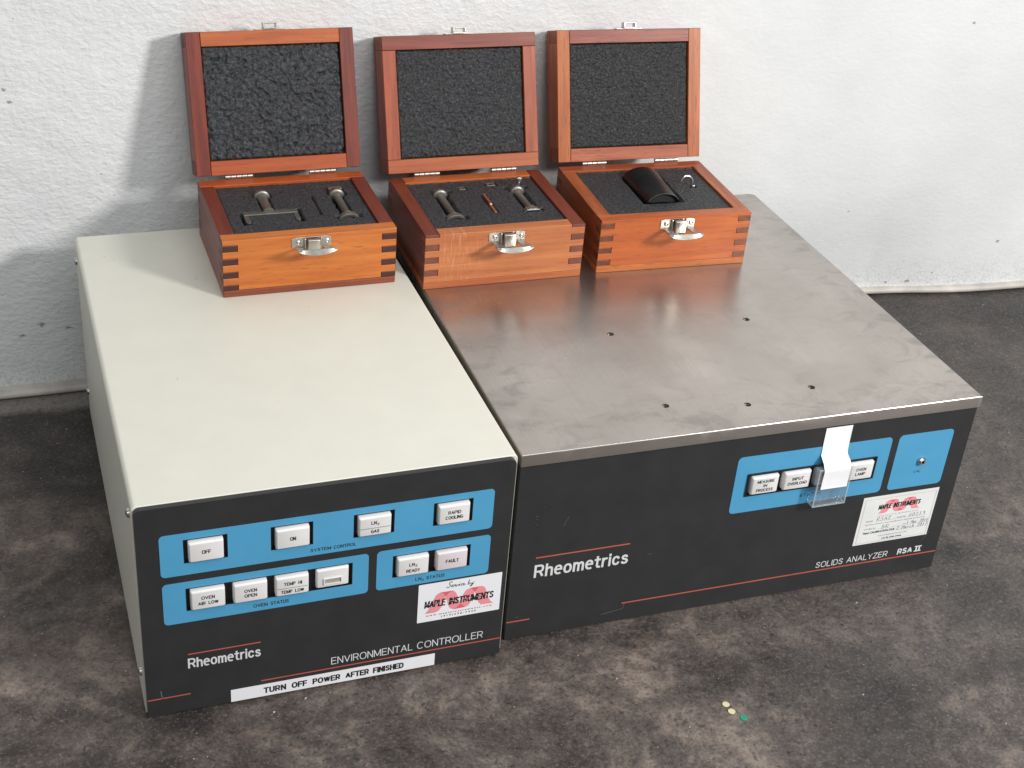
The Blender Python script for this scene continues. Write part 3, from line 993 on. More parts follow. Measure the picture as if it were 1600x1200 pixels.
def emblem(par, x0, z0, sx, sz, y):
    f = lambda pts: [(x0 + a * mm * sx, z0 + c * mm * sz) for a, c in pts]
    polys([f(v) for v in RIB.values()], M['pink'], par, y, 'ribbon_emblem')
    polys([f(v) for v in RIB_T], M['deep_pink'], par, y, 'ribbon_fold')


sx, sz = 0.2155, 0.0488
sv = plate('service_sticker', [round_rect(sx, sz, sx + 0.0706, sz + 0.0393, 0.0006, 2)], M['paper'], ctl, -0.0004, -0.00018)
emblem(sv, sx, sz, 1, 1, -0.00046)
B_ = lambda s, a, b_, c, d, bo=0.012, sh=0.0: (s, sx + a * mm, sz + b_ * mm, sx + c * mm, sz + d * mm, bo, sh)
sign_text([B_('MAPLE', 5.4, 14.4, 23.2, 21.6, .175, .08)], M['legend'], sv, -0.00052)
sign_text([B_('INSTRUMENTS', 26.0, 14.2, 64.4, 21.3, .175, .08)], M['legend'], sv, -0.00052)
polys([rect(sx + 5.6 * mm, sz + 17.9 * mm, sx + 65.2 * mm, sz + 18.12 * mm)], M['paper'], sv, -0.00056, 'inline_stroke')
lettering([B_('w w w . m a p l e i n s t r u m e n t s . c o m', 7.3, 5.0, 63.6, 7.0, .015), B_('( 4 1 9 ) 6 9 0 - 7 4 4 6', 20.4, 1.8, 50.1, 4.2, .012)], M['legend'], sv, -0.00052, 'contact_lettering')
SCR = [[(27.5, 37.2), (26.8, 38), (25.8, 37.6), (25.3, 36.2), (26, 34.6), (25.8, 33), (24.5, 32.2), (23.6, 32.6), (24, 33.4)],
       [(26.8, 33.4), (28, 33.9), (28, 34.6), (27.2, 34.4), (26.9, 33.2), (27.4, 32.3), (28.4, 32.7), (29.2, 34.6), (29.5, 34.2), (29.9, 34.3), (29.6, 32.5), (30.2, 32.3), (30.8, 34.4), (31.2, 32.3), (32.2, 34.4)],
       [(32.6, 34.3), (32.4, 32.4), (33, 32.5)], [(32.9, 35.4), (33.1, 35.7)],
       [(34.8, 34.2), (34.0, 34.3), (33.5, 33.2), (34.0, 32.3), (35, 32.8), (35.9, 34.2), (35.4, 34.5), (35.2, 32.8), (35.8, 32.3), (36.6, 32.9)],
       [(39.4, 37.2), (38.2, 32.4), (39, 32.2), (39.7, 33.4), (38.7, 34.1)],
       [(40.5, 34), (40.3, 32.5), (41.3, 32.6), (42.0, 34.2), (41.1, 30.6), (40.2, 29.9), (40, 30.8), (42.2, 32.4)], [(42.6, 32.5), (42.75, 32.7)], [(42.8, 34.0), (42.95, 34.2)]]
strokes([[(sx + (23.6 + (a - 23.6) * 1.22) * mm, sz + c * mm) for a, c in ln] for ln in SCR], 0.0006, M['legend'], sv, -0.00052, 'script_lettering')

# small scuffs on the charcoal paint
strokes([[(.0108, .0247), (.0111, .0205), (.0118, .0165)]], 0.0007, M['scuff'], fp, -0.00012, 'scratch')
for ln in ([(.0250, .0360), (.0254, .0362)],):
    strokes([ln], 0.0004, M['scuff'], fp, -0.00012, 'scratch')

# ------------------------------------------------------------------ solids analyzer
RW, RD, RT, RL = 0.4324, 0.4424, 0.1901, 0.01125
rsa = empty('solids_analyzer', (1.0348 * .29, .0514 * .29, 0), math.radians(-0.7253),
            'wide charcoal instrument with a brushed steel top plate and blue status panel', 'analyzer')
MB().box((0.0015, 0.0055, -0.0015), (RW - 0.0025, RD - 0.003, RT - 0.0042)).build('housing', M['charcoal'], rsa, bevel=0.0008)
for fx, fy in ((0.03, 0.03), (0.40, 0.03), (0.03, 0.41), (0.40, 0.41)):
    MB().tube((fx, fy, ZF), (fx, fy, -0.0014), 0.012, 0.012, 20).build('foot', M['rubber'], rsa)
RCUT = (0.2097, 0.1172, 0.3358, 0.1386)
U0 = 0.0005
rfp = plate('front_panel', [rect(U0, -0.0022, U0 + 0.4305, RT - RL + 0.004), rect(RCUT[0] + U0, RCUT[1], RCUT[2] + U0, RCUT[3])], M['charcoal'], rsa, 0.0014, 0.0056)
RY = 0.0014


def rstripe(x0, x1, z):
    stripe(rfp, x0 + U0, x1 + U0, z, RY - 0.00012, 0.0013)


rstripe(0.0213, 0.1067, 0.0829)
rstripe(0.0003, 0.0213, 0.0168)
rstripe(0.1070, 0.4298, 0.0172)
RLT = lambda s, a, b_, c, d, bo=0.15, sh=0.0: (s, U0 + a * mm, b_ * mm, U0 + c * mm, d * mm, bo, sh)
sign_text([RLT('Rheometrics', 21.0, 61.7, 107.0, 75.2, .15)], M['white_ink'], rfp, RY - 0.00012, 'maker_lettering')
sign_text([RLT('SOLIDS', 299.7, 20.2, 328.2, 26.9, .11), RLT('ANALYZER', 332.2, 20.2, 375.9, 26.9, .11), RLT('RSA', 386.7, 20.2, 403.0, 26.9, .2)], M['white_ink'], rfp, RY - 0.00012, 'name_lettering')
polys([rect(U0 + .4053, .0202, U0 + .4128, .0214), rect(U0 + .4053, .0257, U0 + .4128, .0269), rect(U0 + .4066, .0214, U0 + .4083, .0257), rect(U0 + .4098, .0214, U0 + .4115, .0257)], M['white_ink'], rfp, RY - 0.00012, 'numeral')
# wear on the dark front
strokes([[(U0 + .1095, .0165), (U0 + .1092, .0125), (U0 + .1082, .0107), (U0 + .0980, .0093), (U0 + .0885, .0080)]], 0.0004, M['scuff'], rfp, RY - 0.0001, 'scratch')
for ln in ([(U0 + .4165, .0420), (U0 + .4100, .0310)], [(U0 + .0430, .1120), (U0 + .0450, .1180), (U0 + .0470, .1215)], [(U0 + .1250, .0680), (U0 + .1290, .0682)], [(U0 + .0080, .0210), (U0 + .0110, .0213)]):
    strokes([ln], 0.0003, M['scuff'], rfp, RY - 0.0001, 'scratch')
polys([circ(U0 + a, c, r, 6) for a, c, r in ((.0185, .1265, .0006), (.0178, .1235, .0004), (.0190, .1180, .0004), (.0168, .1205, .0003), (.0245, .1350, .0004))], M['scuff'], rfp, RY - 0.0001, 'paint_speck')

# blue plates
def rplate(box, cuts, items):
    b2 = (box[0] + U0, box[1], box[2] + U0, box[3])
    p = plate('control_plate', [round_rect(*b2, 0.0042)] + [rect(c[0] + U0, c[1], c[2] + U0, c[3]) for c in cuts], M['blue'], rsa, RY - 0.00035, RY - 0.00002)
    sign_text(items, M['legend'], p, RY - 0.00047, 'caption')
    return p


rplate((.1971, .0988, .3487, .1578), [RCUT], [RLT('STATUS', 265.2, 106.1, 286.5, 109.5)])
rplate((.3558, .0990, .4124, .1580), [], [RLT('CAL', 380.0, 114.8, 387.3, 117.3, 0.11)])
switch_well(rsa, (RCUT[0] + U0, RCUT[1], RCUT[2] + U0, RCUT[3]), RY + 0.0022)
rb = [RCUT[0] + U0 + (RCUT[2] - RCUT[0]) * (k + 0.5) / 4 for k in range(4)]
rz_ = (RCUT[1] + RCUT[3]) / 2
kw = dict(y_out=RY - 0.0044, y_in=RY + 0.0023, w=0.0260, h=0.0180)
push_button(rsa, rb[0], rz_, [('MEASURE', -8.2 * mm, 2.9 * mm, 8.2 * mm, 6.0 * mm), ('IN', -1.8 * mm, -1.5 * mm, 1.8 * mm, 1.6 * mm), ('PROCESS', -8.0 * mm, -6.0 * mm, 8.0 * mm, -2.9 * mm)], label='white button lettered MEASURE IN PROCESS', **kw)
push_button(rsa, rb[1], rz_, [('INPUT', -5.6 * mm, 0.9 * mm, 5.6 * mm, 4.1 * mm), ('OVERLOAD', -9.4 * mm, -3.9 * mm, 9.4 * mm, -0.7 * mm)], label='white button lettered INPUT OVERLOAD', **kw)
push_button(rsa, rb[2], rz_, [('M', -8.0 * mm, 0.6 * mm, -5.0 * mm, 4.0 * mm)], label='white button behind the clear guard and paper tape', **kw)
push_button(rsa, rb[3], rz_, [('OVEN', -5.0 * mm, 0.9 * mm, 5.0 * mm, 4.1 * mm), ('LAMP', -5.0 * mm, -3.9 * mm, 5.0 * mm, -0.7 * mm)], label='white button lettered OVEN LAMP', **kw)

# jack
mt = Matrix.Translation((U0 + .3852, RY - 0.0004, .1276)) @ Matrix.Rotation(math.radians(90), 4, 'X')
jk = MB().lathe([(0.0041, 0.0), (0.0041, 0.0012), (0.0036, 0.0020), (0.0026, 0.0034), (0.0016, 0.0034), (0.0015, 0.0006)], mt, 24).build('jack_socket', M['screw'], rsa, smooth=True)
MB().tube((U0 + .3852, RY - 0.0012, .1276), (U0 + .3852, RY - 0.0007, .1276), 0.0016).build('socket_bore', M['black'], jk)

# calibration sticker
kx, kz = U0 + 0.3343, 0.0397
cs = plate('calibration_sticker', [rect(kx, kz, kx + .0796, kz + .0540)], M['paper_worn'], rsa, RY - 0.0004, RY - 0.00015)
yy = RY - 0.00052
bd = 0.00022
polys([rect(kx + 2.8 * mm, kz + 1.7 * mm, kx + 77.6 * mm, kz + 1.7 * mm + bd), rect(kx + 2.8 * mm, kz + 50.7 * mm, kx + 77.6 * mm, kz + 50.7 * mm + bd),
       rect(kx + 2.8 * mm, kz + 1.7 * mm, kx + 2.8 * mm + bd, kz + 50.7 * mm), rect(kx + 77.4 * mm, kz + 1.7 * mm, kx + 77.4 * mm + bd, kz + 50.7 * mm)], M['deep_pink'], cs, RY - 0.00050, 'border_line')
emblem(cs, kx + (19.0 - 6.3 * 0.75) * mm, kz + (33.6 - 8.3 * 0.70) * mm, 0.75, 0.70, RY - 0.00046)
K_ = lambda s, a, b_, c, d, bo=0.0, sh=0.0: (s, kx + a * mm, kz + b_ * mm, kx + c * mm, kz + d * mm, bo, sh)
sign_text([K_('MAPLE', 18.0, 38.4, 31.5, 43.8, .18, .1)], M['legend'], cs, yy)
sign_text([K_('INSTRUMENTS', 33.7, 38.4, 62.4, 43.8, .18, .1)], M['legend'], cs, yy)
lettering([K_('Next CALIBRATION DUE', 8.3, 11.6, 41.8, 14.0, .03), K_('(419) 690-7446', 30.2, 2.5, 51.2, 4.9, .025)], M['legend'], cs, yy)
lettering([K_('S P E C I A L I S T S  I N  R H E O L O G Y', 19.3, 30.2, 63.2, 31.6), K_('Model', 8.3, 25.3, 15.3, 27.3), K_('Serial No.', 41.2, 25.1, 51.1, 27.1),
           K_("Has been serviced to meet manufacturers' operating specifications.", 8.3, 21.2, 72.5, 23.2), K_('Certified by', 8.3, 16.0, 20.4, 18.3), K_('on', 49.8, 16.5, 52.5, 17.7),
           K_('www.mapleinstruments.com', 25.2, 6.6, 56.3, 8.4)], M['grey_ink'], cs, yy, 'small_print')
polys([rect(kx + a * mm, kz + c * mm, kx + b_ * mm, kz + c * mm + 0.0002) for a, b_, c in ((17.6, 40.6, 24.8), (52, 73, 24.6), (21.6, 49.2, 15.7), (53, 76.5, 15.8), (43, 77, 11.2))], M['grey_ink'], cs, yy, 'writing_line')
hw = hand('RSA2', 19.5, 25.4, 35, 4.0) + hand('A0239', 53.5, 25.0, 72, 3.8) + hand('BR', 27, 15.8, 35, 4.2) + hand('3 Mar 2016', 53.5, 16.2, 77, 3.8) + hand('2 March 2017', 43.8, 11.5, 77.5, 3.8)
strokes([[(kx + a * mm, kz + c * mm) for a, c in ln] for ln in hw], 0.00038, M['pen'], cs, yy, 'handwriting')

# clear guard over the third button, hinged at its top
gx0, gx1, gz0, gz1, gy0, gy1 = rb[2] - 0.0150, rb[2] + 0.0178, 0.1005, 0.1400, RY - 0.0105, RY - 0.0006
t = 0.0011
mb = MB()
mb.box((gx0 + t, gy0, gz0 + t), (gx1 - t, gy0 + t, gz1 - t))
guard = mb.build('clear_guard', M['acrylic'], rsa)
for a, b_ in (((gx0, gy0 + t, gz0 + t), (gx0 + t, gy1, gz1 - t)), ((gx1 - t, gy0 + t, gz0 + t), (gx1, gy1, gz1 - t)),
              ((gx0 + t, gy0 + t, gz0), (gx1 - t, gy1, gz0 + t)), ((gx0 + t, gy0 + t, gz1 - t), (gx1 - t, gy1, gz1))):
    MB().box(a, b_).build('guard_wall', M['acrylic'], guard)
for a, b_ in (((gx0, gy0, gz0), (gx0 + t, gy0 + t, gz1)), ((gx1 - t, gy0, gz0), (gx1, gy0 + t, gz1)), ((gx0 + t, gy0, gz0), (gx1 - t, gy0 + t, gz0 + t)),
              ((gx0 + t, gy0, gz1 - t), (gx1 - t, gy0 + t, gz1)), ((gx0, gy0 + t, gz0), (gx0 + t, gy1, gz0 + t)), ((gx1 - t, gy0 + t, gz0), (gx1, gy1, gz0 + t))):
    MB().box(a, b_).build('guard_edge', M['acrylic_edge'], guard)

# paper tape from the panel down over the guard
tx0, tx1 = U0 + 0.2775, U0 + 0.3036
prof = [(RY - 0.0006, 0.1768), (RY - 0.0007, 0.1620), (RY - 0.0012, 0.1500), (RY - 0.0026, 0.1482), (RY - 0.0080, 0.1448), (gy0 - 0.0004, 0.1408), (gy0 - 0.0011, 0.1385), (gy0 - 0.0007, 0.1300), (gy0 - 0.0006, 0.1215), (gy0 - 0.0008, 0.1198)]
mb = MB()
rows = []
for k, (y, z) in enumerate(prof):
    row = []
    for i in range(7):
        u = i / 6
        x = tx0 + (tx1 - tx0) * u
        wv = 0.0003 * noise.noise((x * 160, z * 160, 2)) if 2 < k < 8 else 0.0
        row.append((x, y - abs(wv), z + 0.0006 * math.sin(u * 2.6 + k) * (1 if 2 < k < 6 else 0)))
    rows.append(row)
A = [[mb.bm.verts.new(p) for p in r] for r in rows]
Bk = [[mb.bm.verts.new((p[0], p[1] + 0.00018, p[2])) for p in r] for r in rows]
for k in range(len(rows) - 1):
    for i in range(6):
        mb.bm.faces.new((A[k][i], A[k][i + 1], A[k + 1][i + 1], A[k + 1][i]))
        mb.bm.faces.new((Bk[k][i], Bk[k + 1][i], Bk[k + 1][i + 1], Bk[k][i + 1]))
mb.build('paper_tape', M['tape'], rsa, smooth=False)

# top plate with folded lip and drilled holes
HOLES = [(0.2849, 0.1709), (0.1449, 0.1695), (0.2853, 0.0459), (0.2152, 0.0317), (0.1441, 0.0446)]
outl = [(0.0012, 0.0012), (RW - 0.0012, 0.0012), (RW - 0.0012, RD - 0.004), (RW - 0.005, RD - 0.0002), (0.005, RD - 0.0002), (0.0012, RD - 0.004)]
mb = MB()
loops = [outl] + [circ(x, y, 0.0032, 20) for x, y in HOLES]
flat = [p for l in loops for p in l]
tris = tessellate_polygon([[Vector((p[0], p[1], 0)) for p in l] for l in loops])
Tv = [mb.bm.verts.new((p[0], p[1], RT)) for p in flat]
for tr in tris:
    mb.bm.faces.new([Tv[i] for i in tr])
n0 = len(outl)
rim = [Tv[:n0]]
cxm, cym = RW / 2, RD / 2
for off, dz in ((0.00035, -0.00008), (0.00075, -0.00035), (0.00105, -0.00075), (0.0012, -0.0012), (0.0012, -RL)):
    ring = []
    for (x, y) in outl:
        sx_ = -1 if x < cxm else 1
        sy_ = -1 if y < cym else 1
        ring.append(mb.bm.verts.new((x + sx_ * off, y + (sy_ * off if y < cym else 0), RT + dz)))
    rim.append(ring)
for a, b_ in zip(rim, rim[1:]):
    for k in range(n0):
        mb.bm.faces.new((a[k], a[(k + 1) % n0], b_[(k + 1) % n0], b_[k]))
o = n0
for hx, hy in HOLES:
    ring = Tv[o:o + 20]
    low = [mb.bm.verts.new((v.co.x, v.co.y, RT - 0.002)) for v in ring]
    for k in range(20):
        mb.bm.faces.new((ring[k], ring[(k + 1) % 20], low[(k + 1) % 20], low[k]))
    o += 20
top = mb.build('top_plate', M['steel'], rsa, smooth=True)
uv = top.data.uv_layers.new(name='UVMap')
for lp in top.data.loops:
    co = top.data.vertices[lp.vertex_index].co
    uv.data[lp.index].uv = (co.y * 2 + co.z * 2, co.x * 2)
for hx, hy in HOLES:
    MB().lathe([(0.0046, RT - 0.0038), (0.0046, RT - 0.0021), (0.0021, RT - 0.0021), (0.0019, RT - 0.0038)], Matrix.Translation((hx, hy, 0)), 20).build('threaded_insert', M['dark_hole'], top, smooth=True)


# ------------------------------------------------------------------ wooden cases
BW, BD, BH, TT = 0.1604, 0.1341, 0.0562, 0.0136
LD, LT, LG = 0.1341, 0.0329, 0.0047


def comb(length, width, iv, T):
    """outline of a finger-jointed board: iv = width intervals kept at both ends"""
    g = 0.00006
    def side(l_full, l_cut, up):
        pts = []
        marks = sorted({0.0, width, *[a for i in iv for a in i]})
        segs = [(a, b_) for a, b_ in zip(marks, marks[1:])]
        for a, b_ in (segs if up else segs[::-1]):
            mid = (a + b_) / 2
            own = any(i[0] <= mid <= i[1] for i in iv)
            l = l_full if own else l_cut
            a2 = a + (g if own and a > 0 else 0) - (g if not own and a > 0 else 0)
            b2 = b_ - (g if own and b_ < width else 0) + (g if not own and b_ < width else 0)
            pts += [(l, a2), (l, b2)] if up else [(l, b2), (l, a2)]
        return pts
    r = side(length, length - T - 0.0001, True)
    l = side(0.0, T + 0.0001, False)
    out = []
    for p in r + l:
        if not out or (abs(p[0] - out[-1][0]) + abs(p[1] - out[-1][1])) > 1e-7:
            out.append(p)
    return out


def complement(iv, width):
    marks = [0.0] + [a for i in sorted(iv) for a in i] + [width]
    return [(a, b_) for a, b_ in zip(marks[::2], marks[1::2]) if b_ - a > 1e-6]


def end_sel(axis):
    return lambda f: 1 if abs(f.normal[axis]) > 0.9 else 0


def nrm_noise(x, y, s, seed):
    return noise.noise((x * s, y * s, seed))


def foam_grid(name, parent, x0, y0, x1, y1, zf, mat, step=0.001):
    xs = np.arange(x0, x1 + 1e-6, (x1 - x0) / round((x1 - x0) / step))
    ys = np.arange(y0, y1 + 1e-6, (y1 - y0) / round((y1 - y0) / step))
    n = len(xs)
    V = [(float(x), float(y), zf(float(x), float(y))) for y in ys for x in xs]
    F = [(r * n + i, r * n + i + 1, (r + 1) * n + i + 1, (r + 1) * n + i) for r in range(len(ys) - 1) for i in range(n - 1)]
    me = bpy.data.meshes.new(name)
    me.from_pydata(V, [], F)
    me.update()
    o = finish(name, me, mat, parent)
    for p in me.polygons:
        p.use_smooth = True
    return o


def case(i, loc, rz, lid_angle, label, side_first, cols, has_bottom, cuts, foam_amp, lever_drop, scratch):
    root = empty('wooden_case', loc, rz, label, 'wooden case', 'finger jointed cases for accessories')
    W = lambda key, ax, s: wood('%s_case_wood' % key + '_%d_%d' % (i, s), *cols[key], ax, seed=s + i * 11, scratch=scratch if key in ('front', 'bottom') else 0.0, rub=(i == 1 and key == 'front'),
                                pore=cols.get('pore', 0.35))
    END = wood('end_grain_%d' % i, *cols['end'], 1, seed=i * 3 + 1, rough=0.55, pore=0.5)
    bot = 0.0068
    hh = BH - bot
    f0, pitch, fh = (0.0, 0.0131, 0.0063) if side_first else (0.0048 if i == 0 else 0.0030, 0.0131, 0.0063)
    sides = []
    z = f0
    if side_first:
        sides.append((0.0, 0.0030))
        z = 0.0102
    while z < hh - 0.001:
        sides.append((z, min(z + fh, hh)))
        z += pitch
    side_iv = sorted([(hh - b_, hh - a) for a, b_ in sides])
    front_iv = complement(side_iv, hh)
    # boards (outline length x width, then slab thickness)
    MB().prism([comb(BW, hh, front_iv, TT)], lambda a, b_, t: (a, t, b_ + bot), 0.0, TT).build('front_board', [W('front', 0, 1), END], root, bevel=0.00045, sel=end_sel(0))
    MB().prism([comb(BW, hh, front_iv, TT)], lambda a, b_, t: (a, t, b_ + bot), BD - TT, BD).build('back_board', [W('rail', 0, 2), END], root, bevel=0.00045, sel=end_sel(0))
    for s, x in ((3, 0.0), (4, BW - TT)):
        MB().prism([comb(BD, hh, side_iv, TT)], lambda a, b_, t: (t, a, b_ + bot), x, x + TT).build('side_board', [W('side', 1, s), END], root, bevel=0.00045, sel=end_sel(1))
    MB().box((0.0, 0.0, 0.0), (BW, BD, bot - 0.00008)).build('bottom_board', W('bottom', 0, 5), root, bevel=0.0012 if i == 0 else 0.0006, bseg=2)

    # foam bed with cut recesses
    def zf(x, y):
        z = BH - 0.0020 + 0.0005 * nrm_noise(x, y, 300, 3.0 + i) + 0.0003 * nrm_noise(x, y, 700, 1.0)
        jx = 0.0007 * nrm_noise(x, y, 420, 8.0)
        jy = 0.0007 * nrm_noise(x, y, 420, 5.0)
        for c in cuts:
            if c[0] == 'r' and c[1] <= x + jx <= c[3] and c[2] <= y + jy <= c[4]:
                return z - c[5]
            if c[0] == 'c' and (x + jx - c[1]) ** 2 + (y + jy - c[2]) ** 2 <= c[3] ** 2:
                return z - c[4]
        e = min(y - TT, BD - TT - y, x - TT, BW - TT - x)
        if i > 0 and BD - TT - y < 0.004:
            z += 0.0012 * max(0.0, nrm_noise(x, y, 160, 12.0)) + 0.0006
        return z - 0.0012 * max(0.0, 1 - e / 0.0012)
    foam_grid('foam_insert', root, TT + 0.0001, TT + 0.0001, BW - TT - 0.0001, BD - TT - 0.0001, zf, M['foam'])

    # hinges
    for hx in (0.0268, 0.1088):
        hb = MB()
        for k in range(5):
            a = hx + 0.0268 * k / 5 + 0.0002
            hb.tube((a, BD + 0.0006, BH + 0.0022), (a + 0.0268 / 5 - 0.0006, BD + 0.0006, BH + 0.0022), 0.0019, n=14)
        hg = hb.build('hinge', M['nickel'], root, smooth=True)
        lf = MB()
        lf.box((hx, BD + 0.0001, BH - 0.010), (hx + 0.0268, BD + 0.0009, BH + 0.0006))
        lf.build('hinge_leaf', M['nickel'], hg)

    # draw latch on the front
    lx0, lx1, lz0, lz1 = 0.0624, 0.0986, 0.0447, 0.0545
    lb = MB()
    lb.prism([[(lx0, lz0), (lx1, lz0), (lx1, lz1 - 0.0012), (lx1 - 0.004, lz1), (lx0 + 0.004, lz1), (lx0, lz1 - 0.0012)]], FRONT, -0.0008, -0.0001)
    lb.box((0.0732, -0.0032, lz0 - 0.001), (0.0752, -0.0009, lz1 - 0.0004), 0.0004, 1)
    lb.box((0.0880, -0.0032, lz0 - 0.001), (0.0900, -0.0009, lz1 - 0.0004), 0.0004, 1)
    latch = lb.build('latch', M['nickel'], root, bevel=0.0002)
    kb = MB()
    kb.box((0.0758, -0.0078, 0.0418), (0.0874, -0.0034, 0.0542), 0.0007, 3)
    kb.build('latch_block', M['nickel'], latch, smooth=True)
    for sx_ in (0.0680, 0.0945):
        mt = Matrix.Translation((sx_, -0.0008, 0.0496)) @ Matrix.Rotation(math.radians(90), 4, 'X')
        MB().lathe([(0.0022, 0.0), (0.0021, 0.0006), (0.0012, 0.0011), (0.0006, 0.0006)], mt, 18).build('screw', M['screw'], latch, smooth=True)
    # lever: two arms out to a crescent lip, swung open
    zb, ze = 0.0452, 0.0532 - lever_drop
    e = 0.0215
    arm = []
    lv = MB()
    P = lambda x, u: (x, -0.0022 - u * e, zb + (ze - zb) * u)
    def quad(pts, th=0.0008):
        a = [lv.bm.verts.new(p) for p in pts]
        b_ = [lv.bm.verts.new((p[0], p[1], p[2] - th)) for p in pts]
        lv.bm.faces.new(a)
        lv.bm.faces.new(b_[::-1])
        n = len(a)
        for k in range(n):
            lv.bm.faces.new((a[k], b_[k], b_[(k + 1) % n], a[(k + 1) % n]))
    quad([P(0.0655, 0), P(0.0735, 0), P(0.0725, 0.62), P(0.0735, 1), P(0.0635, 1)])
    quad([P(0.0905, 0), P(0.0965, 0), P(0.0985, 1), P(0.0885, 1), P(0.0895, 0.62)])
    x_ = [0.0632 + (0.0990 - 0.0632) * k / 14 for k in range(15)]
    yF = -0.0022 - e
    topr, botr, topb, botb = [], [], [], []
    for k, x in enumerate(x_):
        u = (k / 14 - 0.5) * 2
        sag = 0.0040 * (1 - u * u) ** 0.8 + 0.0008
        yb = yF - 0.0012 * (1 - u * u)
        topr.append(lv.bm.verts.new((x, yb, ze)))
        botr.append(lv.bm.verts.new((x, yb - 0.0016, ze - sag)))
        topb.append(lv.bm.verts.new((x, yb + 0.0010, ze + 0.0001)))
        botb.append(lv.bm.verts.new((x, yb - 0.0006, ze - sag - 0.0001)))
    for k in range(14):
        lv.bm.faces.new((topr[k], botr[k], botr[k + 1], topr[k + 1]))
        lv.bm.faces.new((topb[k], topb[k + 1], botb[k + 1], botb[k]))
        lv.bm.faces.new((topr[k], topr[k + 1], topb[k + 1], topb[k]))
        lv.bm.faces.new((botr[k], botb[k], botb[k + 1], botr[k + 1]))
    for k in (0, 14):
        lv.bm.faces.new((topr[k], topb[k], botb[k], botr[k]))
    lv.build('latch_lever', M['nickel'], latch, smooth=True)

    # ---- lid, hinged open; local y runs from hinge to free edge, local z faces the viewer
    lid = MB().box((0.0, 0.0, -LT), (BW, LD, -LT + 0.0055)).build('lid', W('side', 0, 6), root, bevel=0.0006, bseg=2, loc=(0, BD, BH + LG))
    lid.rotation_euler = (math.pi - lid_angle, 0, 0)
    t0, t1 = -LT + 0.0056, 0.0
    wd = t1 - t0
    n = 4
    ivs = [(wd * (2 * k + 1) / (2 * n + 1), wd * (2 * k + 2) / (2 * n + 1)) for k in range(n)]
    ivc = complement(ivs, wd)
    stile_iv, rail_iv = (ivs, ivc) if i == 1 else (ivc, ivs)
    for s, x in ((7, 0.0), (8, BW - TT)):
        MB().prism([comb(LD, wd, stile_iv, TT)], lambda a, b_, t: (t, a, t0 + b_), x, x + TT).build('stile', [W('stile', 1, s), END], lid, bevel=0.00045, sel=end_sel(1))
    MB().prism([comb(BW, wd, rail_iv, TT)], lambda a, b_, t: (a, t, t0 + b_), 0.0, TT).build('rail', [W('rail', 0, 9), END], lid, bevel=0.00045, sel=end_sel(0))
    MB().prism([comb(BW, wd, rail_iv, TT)], lambda a, b_, t: (a, t, t0 + b_), LD - TT, LD).build('rail', [W('toprail', 0, 10), END], lid, bevel=0.00045, sel=end_sel(0))

    sc = (290, 340, 380)[i]

    def zl(x, y):
        r = abs(nrm_noise(x, y, sc * 0.55, 2.0 + i)) * 1.3
        r2 = nrm_noise(x, y, sc, 6.0 + i)
        e_ = min(y - TT, LD - TT - y, x - TT, BW - TT - x)
        ck = abs(nrm_noise(x + 0.004 * nrm_noise(x, y, 90, 7.0), y, 55, 20.0 + i))
        r += 0.9 * math.exp(-(ck / 0.035) ** 2) * (1.0 if i == 0 else 0.35)
        z = -0.0022 - foam_amp * r * 0.9 + foam_amp * 0.5 * r2 + 0.0006 * nrm_noise(x, y, 30, 4.0)
        return z - 0.0022 * max(0.0, 1 - e_ / 0.0018)
    foam_grid('foam_pad', lid, TT + 0.0001, TT + 0.0001, BW - TT - 0.0001, LD - TT - 0.0001, zl, M['foam_lid'][i], 0.0009)
    # catch on the lid's free edge
    cb = MB()
    cb.box((0.0660, LD + 0.0001, -0.0105), (0.0945, LD + 0.0009, -0.0015), 0.0002, 1)
    cb.box((0.0735, LD + 0.0010, -0.0095), (0.0868, LD + 0.0020, 0.0015), 0.0002, 1)
    for a in (0.0735, 0.0856):
        cb.box((a, LD + 0.0021, -0.0070), (a + 0.0012, LD + 0.0066, 0.0015), 0.0003, 1)
    cb.box((0.0735, LD + 0.0056, -0.0070), (0.0868, LD + 0.0070, 0.0015), 0.0005, 2)
    cb.build('catch', M['nickel'], lid)
    return root


C1 = dict(front=((0.62, 0.200, 0.036), (0.45, 0.118, 0.019)), rail=((0.50, 0.110, 0.022), (0.34, 0.060, 0.012)), toprail=((0.50, 0.125, 0.022), (0.36, 0.075, 0.013)),
          side=((0.22, 0.040, 0.018), (0.12, 0.019, 0.009)), stile=((0.27, 0.040, 0.014), (0.12, 0.016, 0.007)), bottom=((0.30, 0.075, 0.030), (0.20, 0.045, 0.018)),
          end=((0.075, 0.018, 0.012), (0.045, 0.011, 0.008)), pore=0.5)
C2 = dict(front=((0.56, 0.200, 0.070), (0.40, 0.118, 0.036)), rail=((0.50, 0.135, 0.034), (0.33, 0.070, 0.016)), toprail=((0.29, 0.052, 0.020), (0.16, 0.026, 0.011)),
          side=((0.24, 0.046, 0.019), (0.13, 0.023, 0.010)), stile=((0.42, 0.090, 0.030), (0.26, 0.048, 0.016)), bottom=((0.50, 0.150, 0.045), (0.36, 0.092, 0.025)),
          end=((0.23, 0.070, 0.040), (0.14, 0.042, 0.025)), pore=0.4)
C3 = dict(front=((0.55, 0.138, 0.026), (0.38, 0.076, 0.013)), rail=((0.48, 0.125, 0.045), (0.27, 0.055, 0.018)), toprail=((0.37, 0.085, 0.042), (0.19, 0.036, 0.018)),
          side=((0.42, 0.115, 0.032), (0.26, 0.060, 0.015)), stile=((0.52, 0.150, 0.026), (0.34, 0.080, 0.012)), bottom=((0.56, 0.190, 0.045), (0.40, 0.105, 0.022)),
          end=((0.20, 0.060, 0.022), (0.11, 0.031, 0.012)), pore=0.8)
D = 0.010
